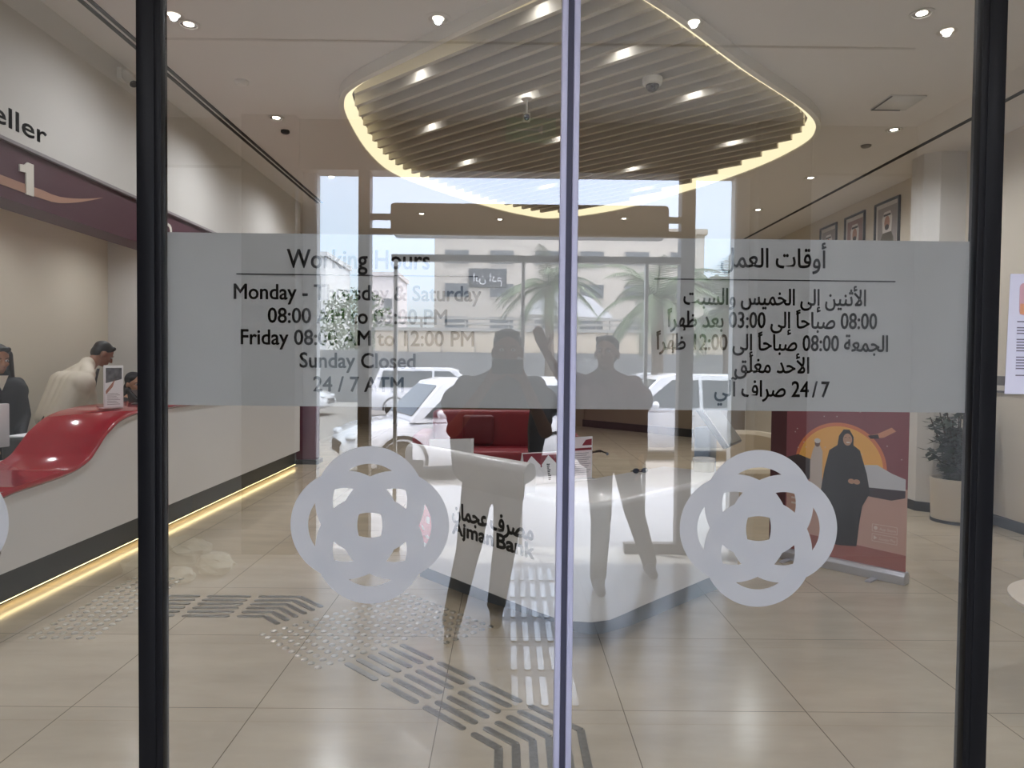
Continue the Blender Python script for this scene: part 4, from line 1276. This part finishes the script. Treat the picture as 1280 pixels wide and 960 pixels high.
# man in a white shirt leaning over his desk
mx, my = -4.30, 6.44
mt, P, R = standing('person', 'man in a white shirt and dark tie leaning forward behind the red counter', (mx, my, 0), radians(-35),
    dict(hip=(0, .16, .95), chest=(0, .31, 1.28), neck=(0, .455, 1.475), head=(.0, .59, 1.56), sh_l=(-.18, .365, 1.345), sh_r=(.18, .365, 1.345),
         el_l=(-.21, .40, 1.07), el_r=(.21, .40, 1.07), wr_l=(-.15, .64, .98), wr_r=(.15, .62, .98),
         kn_l=(-.1, .12, .5), an_l=(-.1, .05, .08), kn_r=(.1, .12, .5), an_r=(.1, .05, .08)),
    (0, 1, 0), M('shirt_white', (224, 214, 196), .7), M('trousers_black', (30, 30, 34), .8), SKIN_A, headdir=(.12, 1, -.62),
    hands={'l': ((.2, .8, -.3), (0, -.2, -1), .3), 'r': ((-.2, .8, -.3), (0, -.2, -1), .3)}, sleeves='long')
MB().ring_loft([[Vector((sx * w, y, z)) for sx in (-1, 1)] + [Vector((sx * w, y - .012, z - .004)) for sx in (1, -1)] for w, y, z in
                ((.018, .555, 1.42), (.025, .53, 1.33), (.034, .50, 1.18), (.038, .48, 1.06), (.005, .475, 1.02))]).build('tie', M('tie_dark', (28, 30, 44), .6), mt)

# woman with long black hair in a black jacket
ft, P, R = standing('person', 'woman with long black hair and black jacket standing at the left edge of the counter', (-4.12, 5.70, 0), radians(-128),
    dict(hip=(0, 0, .92), chest=(0, .02, 1.24), neck=(0, .02, 1.39), head=(.0, .045, 1.50), sh_l=(-.145, .01, 1.30), sh_r=(.145, .01, 1.30),
         el_l=(-.19, .02, 1.04), el_r=(.19, .02, 1.04), wr_l=(-.12, .16, .88), wr_r=(.12, .16, .88),
         kn_l=(-.08, 0, .48), an_l=(-.08, -.02, .08), kn_r=(.08, 0, .48), an_r=(.08, -.02, .08)),
    (0, 1, 0), M('jacket_black', (26, 26, 32), .7), M('trousers_black', (30, 30, 34), .8), SKIN_B, headdir=(-.15, 1, -.2),
    hands={'l': ((.3, .4, -.8), (1, 0, 0), .3), 'r': ((-.3, .4, -.8), (-1, 0, 0), .3)}, sleeves='long', hair_long=True, w=.2)
MB().extr([(-.05, .115, 1.37), (.05, .115, 1.37), (0, .135, 1.25)], (0, .008, 0)).build('collar', M('shirt_white', (224, 214, 196), .7), ft, smooth=False)

# third clerk with a black headscarf, seated
kt = thing('person', 'seated clerk with a black headscarf beside the mullion, only the face showing', 'person', (-4.12, 7.76, 0))
kb = []
torso(kb, (0, 0, .55), (0, 0, .98), (0, .02, 1.14), .33, .1, (0, 1, 0))
P, R = head(kb, (.03, .0, 1.245), (.85, -.5, -.1), (0, 0, 1))
kb.append(('c', (0, 0, 1.08), (.01, 0, 1.2), .05, .05))
for q in (-1, 1):
    kb += [('c', (0, q * .17, 1.05), (.05, q * .2, .8), .045, .038), ('c', (.05, q * .2, .8), (.08, q * .12, .70), .037, .026),
           ('c', (0, q * .09, .52), (.32, q * .1, .52), .08, .055), ('c', (.32, q * .1, .52), (.30, q * .1, .08), .052, .04)]
    hand(kb, (.08, q * .12, .70), (.7, -.5 * q, -.4), (0, 0, -1), -q, .3, .9)
fuse('body', kb, SKIN_B, kt, .009, 3)
rb = []
torso(rb, (0, 0, .55), (0, 0, .98), (0, .01, 1.08), .34, .116, (0, 1, 0))
for q in (-1, 1):
    rb += [('c', (0, q * .17, 1.05), (.05, q * .2, .8), .062, .055), ('c', (.05, q * .2, .8), (.08, q * .13, .70), .052, .042),
           ('c', (0, q * .09, .52), (.32, q * .1, .52), .1, .08), ('c', (.32, q * .1, .52), (.30, q * .1, .1), .078, .09)]
fuse('robe', rb, M('jacket_black', (26, 26, 32), .7), kt, .012, 5)
face_parts(P, R, kt)
fuse('headscarf', [('e', P(0, -.03, .045), (.088, .098, .088), R), ('e', P(0, -.05, -.06), (.09, .075, .1), R), ('c', P(-.07, .0, -.08), P(.07, .0, -.08), .04, .04),
                   ('c', P(0, .0, -.13), P(0, -.02, -.2), .08, .13), ('c', P(-.06, .035, .07), P(.06, .035, .07), .026, .026)], M('scarf_black', (22, 22, 26), .8), kt, .009, 4)
sc = thing('task_chair', 'dark task chair under the seated clerk in the headscarf', 'chair', (-4.14, 7.76, 0))
MB().box(-.22, .24, -.23, .23, .34, .41, .02, 3).build('seat', BLACK, sc)
MB().box(-.24, -.19, -.2, .2, .41, .9, .02, 3).build('backrest', BLACK, sc)
MB().cyl((0, 0, .0), (0, 0, .37), .03).lathe([(.26, 0), (.26, .02), (.05, .06)], seg=24).build('pedestal', CHROME, sc)

# ------------------------------------------------------------------ street behind the camera (seen in the glass)
struct(B(-30, 34, -5.2, YO - .2, -.34, -.005).build('pavement', M('paving', (146, 148, 152), .7, noise=.08, nscale=2), smooth=False))
struct(B(-70, 70, -95, -5.2, -.5, -.32).build('road', M('asphalt', (128, 126, 124), .85, noise=.08, nscale=4), smooth=False))

# tactile bars in the lobby
BARP = M('bar_pale', (226, 226, 222), .22, .5)
for k in range(6):
    x = -.018 + k * .067
    for q in range(6):
        y0 = 3.48 - 3.05 - .36 * q
        o = MB().extr(capsule_pts((x, y0), (x, y0 - .29), .0165), (0, 0, .005), .0012, 1, 'end').build('tactile_bar', BARP)
        tag(o, 'steel tactile bar in the lobby floor leading out to the street, mirrored in the glass', 'floor bar', 'lobby tactile bars')

# emergency exit sign hanging in the lobby
ex = thing('exit_sign', 'green exit sign hanging in the lobby, mirrored faintly above the door joint', 'exit sign', (.16, -1.92, 3.4))
MB().cyl((-.12, 0, -.04), (-.12, 0, 0), .006).cyl((.12, 0, -.04), (.12, 0, 0), .006).build('hanger', STEEL, ex)
MB().box(-.19, .19, -.012, .012, -.21, -.03, .004).build('panel', M('exit_green', (70, 150, 104), .4), ex)
MB().extr([(.05, .0125, -.12), (.09, .0125, -.08), (.09, .0125, -.16)], (0, .001, 0)).box(-.12, .06, .0125, .0135, -.126, -.114).build('arrow_print', PAPER, ex, smooth=False)

def car(name, label, loc, rz, paint, suv=0.0, L=4.6, wd=1.82, front_plate=True):
    """body shell along local x (front at +x), with windows, wheels, mirrors and lamps as parts"""
    t = thing(name, label, 'car', loc, rz)
    h = 1.47 + suv * .22
    bz = .22 + suv * .05
    belt = .92 + suv * .1
    def sec(x, top, half, low):
        y = half
        return [(x, -y * .92, low), (x, -y, low + .12), (x, -y, (low + top) * .55), (x, -y * .95, top - .06), (x, -y * .82, top), (x, y * .82, top), (x, y * .95, top - .06), (x, y, (low + top) * .55), (x, y, low + .12), (x, y * .92, low)]
    hw = wd / 2
    st = [(-L / 2, belt - .22, hw * .8, bz + .18), (-L / 2 + .05, belt - .08, hw * .9, bz + .1), (-L / 2 + .3, belt + .02, hw * .98, bz), (-L * .25, belt + .01, hw, bz), (0, belt, hw, bz),
          (L * .2, belt - .02, hw, bz), (L * .32, belt - .05, hw * .98, bz), (L / 2 - .3, belt - .14, hw * .93, bz), (L / 2 - .08, belt - .28, hw * .84, bz + .05), (L / 2, belt - .42, hw * .74, bz + .14)]
    pm = M('paint_' + name + '_%d_%d_%d' % paint, paint, .25, .0, coat=.7)
    MB().ring_loft([sec(*s) for s in st]).build('body', pm, t, angle=50)
    # greenhouse
    def gsec(x, z, half): return [(x, -half, z), (x, half, z)]
    xr = -L / 2 + (.18 if suv else .55)
    roof = [(xr, belt), (xr + (.25 if suv else .55), h - .04), (xr + .9, h), (.35, h), (.62, h - .06), (L * .27, belt - .03)]
    def ghalf(z): return hw * (.93 - .2 * (z - belt) / (h - belt))
    rings = []
    lo = [(x, z) for x, z in roof]
    mb = MB()
    rings = [[(x, -ghalf(z), z), (x, -ghalf(z) * .9, z + .025), (x, ghalf(z) * .9, z + .025), (x, ghalf(z), z), (x, ghalf(belt), belt - .05), (x, -ghalf(belt), belt - .05)] for x, z in roof]
    mb.ring_loft(rings).build('cabin', pm, t, angle=40)
    GL = M('car_glass', (54, 62, 66), .06)
    ins = .012
    for s in (-1, 1):
        for a, b, c_, d in ((roof[1][0] + (.12 if suv else .18), -.18, -.18, xr + (.25 if suv else .35)), (-.1, .40, L * .27 - .22, -.1)):
            z1, z0 = h - .09, belt + .03
            pts = [(d if a != -.1 else -.1, s * (ghalf(z0) + ins), z0), (b if a != -.1 else c_, s * (ghalf(z0) + ins), z0), (b, s * (ghalf(z1) + ins), z1), (a, s * (ghalf(z1) + ins), z1)]
            MB().extr(pts, (0, -s * .03, 0)).build('side_window', GL, t, smooth=False)
    for (xa, za), (xb, zb), nm in ((roof[4], roof[5], 'windscreen'), (roof[1], roof[0], 'rear_window')):
        dx = .014 if nm == 'windscreen' else -.014
        u, v = .1, .9
        p = lambda k, y: (xa + (xb - xa) * k + dx, y, za + (zb - za) * k + .032)
        ya, yb = ghalf(za) * .86, ghalf(zb) * .88
        MB().extr([p(u, -ya), p(u, ya), p(v, yb), p(v, -yb)], (-dx * 2, 0, -.32)).build(nm, GL, t, smooth=False)
    for xw in (L * .30, -L * .295):
        for s in (-1, 1):
            wl = MB().lathe([(.20, -.1), (.31, -.1), (.335, -.07), (.335, .07), (.31, .1), (.20, .1)], seg=28).build('wheel', M('tyre', (24, 24, 25), .8), t, loc=(xw, s * (hw - .11), .335), rot=(pi / 2, 0, 0))
            rm = MB()
            rm.lathe([(.20, -.09), (.205, -.1), (.19, -.085)], seg=28, cap=False)
            for k in range(5):
                a = 2 * pi * k / 5
                rm.cyl((0, 0, 0), (.19 * cos(a), .19 * sin(a), 0), .03, .025, 8)
            rm.cyl((0, 0, -.1), (0, 0, .1), .05)
            rm.build('rim', M('rim_silver', (170, 170, 174), .3, .8), wl)
            MB().ring_loft([[(xw + rr * cos(q), s * (hw + .004), .335 + rr * sin(q)) for q in [pi * -.06 + pi * 1.12 * k / 16 for k in range(17)]] for rr in (.345, .40)], cap=False, closed=False).build('wheel_arch', M('arch_dark', (30, 30, 32), .8), t, smooth=False)
    for s in (-1, 1):
        MB().ell((L * .165, s * (hw + .07), belt + .08), (.07, .11, .075), 16, 10).build('side_mirror', pm, t)
        MB().ell((L / 2 - .14, s * hw * .68, belt - .27), (.1, .16, .06), 14, 8).build('headlamp', M('lamp_clear', (206, 210, 216), .1), t)
        MB().ell((-L / 2 + .07, s * hw * .74, belt - .12), (.05, .12, .08), 14, 8).build('tail_lamp', M('lamp_red', (130, 18, 20), .2), t)
        for xh in (.18, -.72):
            MB().box(xh - .18, xh - .02, s * (hw + .012) - .012, s * (hw + .012) + .012, belt - .14, belt - .11, .006).build('door_handle', M('handle_grey', (150, 150, 154), .3), t)
    MB().box(L / 2 - .12, L / 2 + .004, -.42, .42, bz + .16, bz + .36, .03).build('grille', M('arch_dark', (30, 30, 32), .8), t)
    return t

def vx(x, yv): return (x, 2 * D - yv, -.32)
WH = (226, 226, 228)
car('car', 'white car parked nose towards the entrance, mirrored left of the door joint', vx(-.7, 11.9), radians(158), WH, .45, 4.3)
car('car', 'white estate car parked side-on, mirrored behind the right half of the band', vx(3.6, 14.3), pi, WH, .8, 4.7)
car('car', 'white car just behind the nearest mirrored car', vx(.3, 17.0), radians(180), WH, .2)
car('car', 'white car parked at the left, mirrored beside the left bronze pillar', vx(-5.6, 11.2), radians(205), WH, .3)
car('car', 'white off-roader far across the street, mirrored below the third line of English text', vx(-2.3, 24.0), 0, WH, .9, 4.7)
car('car', 'pale car far across the street at the left', vx(-8.4, 24.5), 0, (206, 206, 210), .2)
car('car', 'silver car far across the street behind the mirrored people', vx(5.6, 27.2), pi, (176, 180, 186), .3)

struct(B(-60, 60, -29.5, -29.2, -.32, 2.1).build('wall_street', M('wall_street_grey', (118, 120, 120), .8, noise=.1, nscale=1), smooth=False))
fw = thing('boundary_wall', 'long beige panelled boundary wall across the street, mirrored above the cars', 'wall', (3, -28.6, -.32))
MB().box(-9, 9, -.2, .2, 0, 2.35).build('base_wall', M('wall_street_grey', (118, 120, 120), .8, noise=.1, nscale=1), fw, smooth=False)
for k in range(12):
    MB().box(-9 + k * 1.5 + .03, -9 + k * 1.5 + 1.47, -.16, .16, 2.35, 3.3, .01).build('panel', M('panel_beige', (204, 190, 168), .7), fw)
MB().box(-9, 9, -.25, .25, 3.3, 3.45).box(-9, 9, -.1, .1, 3.6, 3.7).box(-9, 9, -.1, .1, 3.85, 3.95).build('coping', M('panel_grey', (160, 158, 152), .7), fw, smooth=False)
for k in range(10):
    MB().cyl((-8.9 + k * 1.98, 0, 3.4), (-8.9 + k * 1.98, 0, 3.95), .05).build('fence_post', M('panel_grey', (160, 158, 152), .7), fw)

WIN = M('facade_window', (92, 98, 104), .15)
def building(name, label, x0, x1, yv, z1, dep, mat, cols, rows, fz=2.2, sz=(1.4, .8), z0=4.2):
    y = 2 * D - yv
    t = thing(name, label, 'building', ((x0 + x1) / 2, y, -.32))
    w = x1 - x0
    MB().box(-w / 2, w / 2, -dep, 0, 0, z1, .05).build('walls', mat, t)
    MB().box(-w / 2 - .15, w / 2 + .15, -dep - .15, .15, z1, z1 + .35).build('parapet', mat, t, smooth=False)
    for r in range(rows):
        for c_ in range(cols):
            cx = -w / 2 + w * (c_ + .5) / cols
            f_ = MB().box(cx - sz[0] / 2 - .08, cx + sz[0] / 2 + .08, 0, .06, z0 + fz * r - .08, z0 + fz * r + sz[1] + .08).build('window', mat, t, smooth=False)
            B(cx - sz[0] / 2, cx + sz[0] / 2, .05, .075, z0 + fz * r, z0 + fz * r + sz[1]).build('pane', WIN, f_, smooth=False)
    return t
bm_ = building('commercial_building', 'beige low building with small windows and a dark sign, mirrored behind the band', -4.7, 12.5, 45, 10.2, 8, M('facade_beige', (198, 190, 178), .8, noise=.05, nscale=1), 6, 3, 2.1, (1.5, .85), 4.0)
sg = MB().box(-6.4, -4.0, 0, .15, 6.7, 7.9, .03).build('sign_board', M('sign_dark', (58, 66, 74), .4), bm_)
lettering('sign_lettering', shape_arabic('ابن ادم'), PAPER, plane_frame((0, .16, 0), (-1, 0, 0), (0, 0, 1)), 4.3, 6.1, 7.05, .75, 0, sg, .02)
building('apartment_block', 'white apartment block with rows of dark windows, mirrored at the left of the band', -22, -13.4, 52, 9.6, 8, M('facade_white', (226, 226, 228), .8), 6, 4, 1.9, (.7, .9), 1.6)
building('apartment_block', 'pale block further off with a red roof strip, mirrored by the left bronze post', -12.4, -9.4, 60, 9.2, 6, M('facade_pale', (214, 208, 206), .8), 2, 3, 2.4, (.7, .9), 1.6)
building('apartment_block', 'grey block at the right end of the street', 16, 30, 55, 8.5, 8, M('facade_grey', (176, 174, 170), .8), 6, 3, 2.2, (1.0, .9), 1.6)
cn = thing('tent_canopy', 'white stretched canopy across the street, mirrored between the palms', 'canopy', (3.3, 2 * D - 40, -.32))
MB().ring_loft([[(x, y, z) for x, y, z in ((-2.6, s, 4.7), (-1.0, s, 5.7), (0, s, 5.85), (1.2, s, 5.5), (2.4, s, 4.5), (2.4, s, 4.4), (-2.6, s, 4.6))] for s in (-1.6, 1.6)]).build('fabric', M('canopy_white', (236, 236, 238), .7), cn)
for x in (-2.5, 2.3):
    for s in (-1.5, 1.5):
        MB().cyl((x, s, 0), (x, s, 4.6), .06).build('pole', STEEL, cn)

def palm(label, x, yv, h, spread, n, seed, droop=1.0):
    rnd = random.Random(seed)
    t = thing('palm_tree', label, 'palm tree', (x, 2 * D - yv, -.32), 0, None)
    MB().tube([(0, 0, 0), (.05, 0, h * .5), (0, 0, h)], [.2, .15, .17], 12).build('trunk', M('palm_trunk', (112, 96, 78), .9, noise=.3, nscale=10), t)
    mb = MB()
    for k in range(n):
        a = 2 * pi * k / n + rnd.uniform(-.2, .2)
        e0 = rnd.uniform(-.2, 1.25)
        p = Vector((0, 0, h)); d_ = Vector((cos(a) * cos(e0), sin(a) * cos(e0), sin(e0)))
        pts = [p]
        for q in range(9):
            d_ = (d_ + Vector((0, 0, -.17 * droop))).normalized()
            p = p + d_ * spread / 9
            pts.append(p)
        mb.tube(pts, [.03 - .0025 * q for q in range(10)], 5)
        for q in range(1, 30):
            f_ = q / 29 * 8.99; i_ = int(f_)
            b = pts[i_].lerp(pts[i_ + 1], f_ - i_)
            ax = (pts[i_ + 1] - pts[i_]).normalized()
            sd_ = ax.cross(Vector((0, 0, 1)))
            sd_ = sd_.normalized() if sd_.length > .01 else Vector((1, 0, 0))
            for s in (-1, 1):
                ll = spread * .26 * sin(pi * min(.97, .12 + f_ / 9 * .85))
                tip = b + (sd_ * s * .8 + ax * .6 + Vector((0, 0, -.35))).normalized() * ll
                mb.poly([b - ax * .028, b + ax * .028, tip])
    mb.build('crown', M('palm_leaf', (74, 92, 62), .6, noise=.25, nscale=3), t, smooth=False)
palm('tall palm tree in the street, mirrored just left of the door joint', 1.45, 25, 4.6, 2.3, 26, 1)
palm('full palm tree nearer the bank, mirrored behind the right leaf', 3.9, 18.5, 3.5, 2.0, 28, 2, 1.2)
palm('palm tree with tall fronds, mirrored in the bright gap by the right bronze pillar', 6.7, 21.5, 3.6, 2.6, 28, 3, .8)
def tree(label, x, yv, h, r, seed):
    rnd = random.Random(seed)
    t = thing('street_tree', label, 'tree', (x, 2 * D - yv, -.32))
    MB().tube([(0, 0, 0), (.05, .03, h * .4), (0, 0, h * .8)], [.14, .1, .06], 8).build('trunk', M('palm_trunk', (112, 96, 78), .9, noise=.3, nscale=10), t)
    mb = MB()
    for k in range(1300):
        a, u, q = rnd.uniform(0, 2 * pi), rnd.uniform(-1, 1), rnd.uniform(.5, 1)
        p = Vector((r * q * sqrt(1 - u * u) * cos(a), r * q * sqrt(1 - u * u) * sin(a), h * .72 + r * .95 * u * q))
        d1 = Vector((rnd.uniform(-1, 1), rnd.uniform(-1, 1), rnd.uniform(-1, 1))).normalized() * .13
        d2 = d1.orthogonal().normalized() * .07
        mb.poly([p - d2, p + d1, p + d2, p - d1])
    mb.build('foliage', M('tree_leaf', (84, 110, 62), .6, noise=.25, nscale=2), t, smooth=False)
tree('leafy green tree before the white apartment block, mirrored at the left of the band', -8.6, 40, 5.6, 2.2, 5)
tree('small green tree across the street at the right', 14.5, 42, 5.0, 2.0, 6)

# lobby downlights over the doors, mirrored in the glass
for x, y, lab in ((-1.85, -.45, 'lobby downlight at the left, mirrored beside the cut-glass one'), (2.45, -.51, 'lobby downlight at the right, mirrored below the gimbal one'),
                  (1.01, -.45, 'lobby downlight mirrored on the right part of the ceiling feature'), (-.40, -.45, 'lobby downlight mirrored on the left part of the ceiling feature')):
    downlight(x, y, 3.4, lab, watts=LOBBY_W, group='lobby downlights')

# pale rocks in a bed by the street entrance
for n, (x, yv, s) in enumerate(((-2.35, 5.15, .16), (-2.05, 4.95, .11), (-2.5, 4.85, .12), (-2.2, 4.75, .08))):
    rnd = random.Random(n + 20)
    mb = MB().ell((0, 0, s * .62), (s * 1.25, s, s * .75), 12, 8)
    for v in mb.bm.verts:
        v.co += Vector((rnd.uniform(-1, 1), rnd.uniform(-1, 1), rnd.uniform(-.6, .6))) * s * .16
        v.co.z = max(v.co.z, 0)
    tag(mb.build('rock', M('rock_pale', (204, 206, 190), .8, noise=.2, nscale=9), loc=(x, 2 * D - yv, 0), smooth=False),
        'pale rough rock on the lobby floor, ' + ('largest of the cluster' if n == 0 else 'second largest, nearest the doors of the cluster' if n == 1 else 'flat one at the outer side of the cluster' if n == 2 else 'smallest of the cluster'), 'rock')
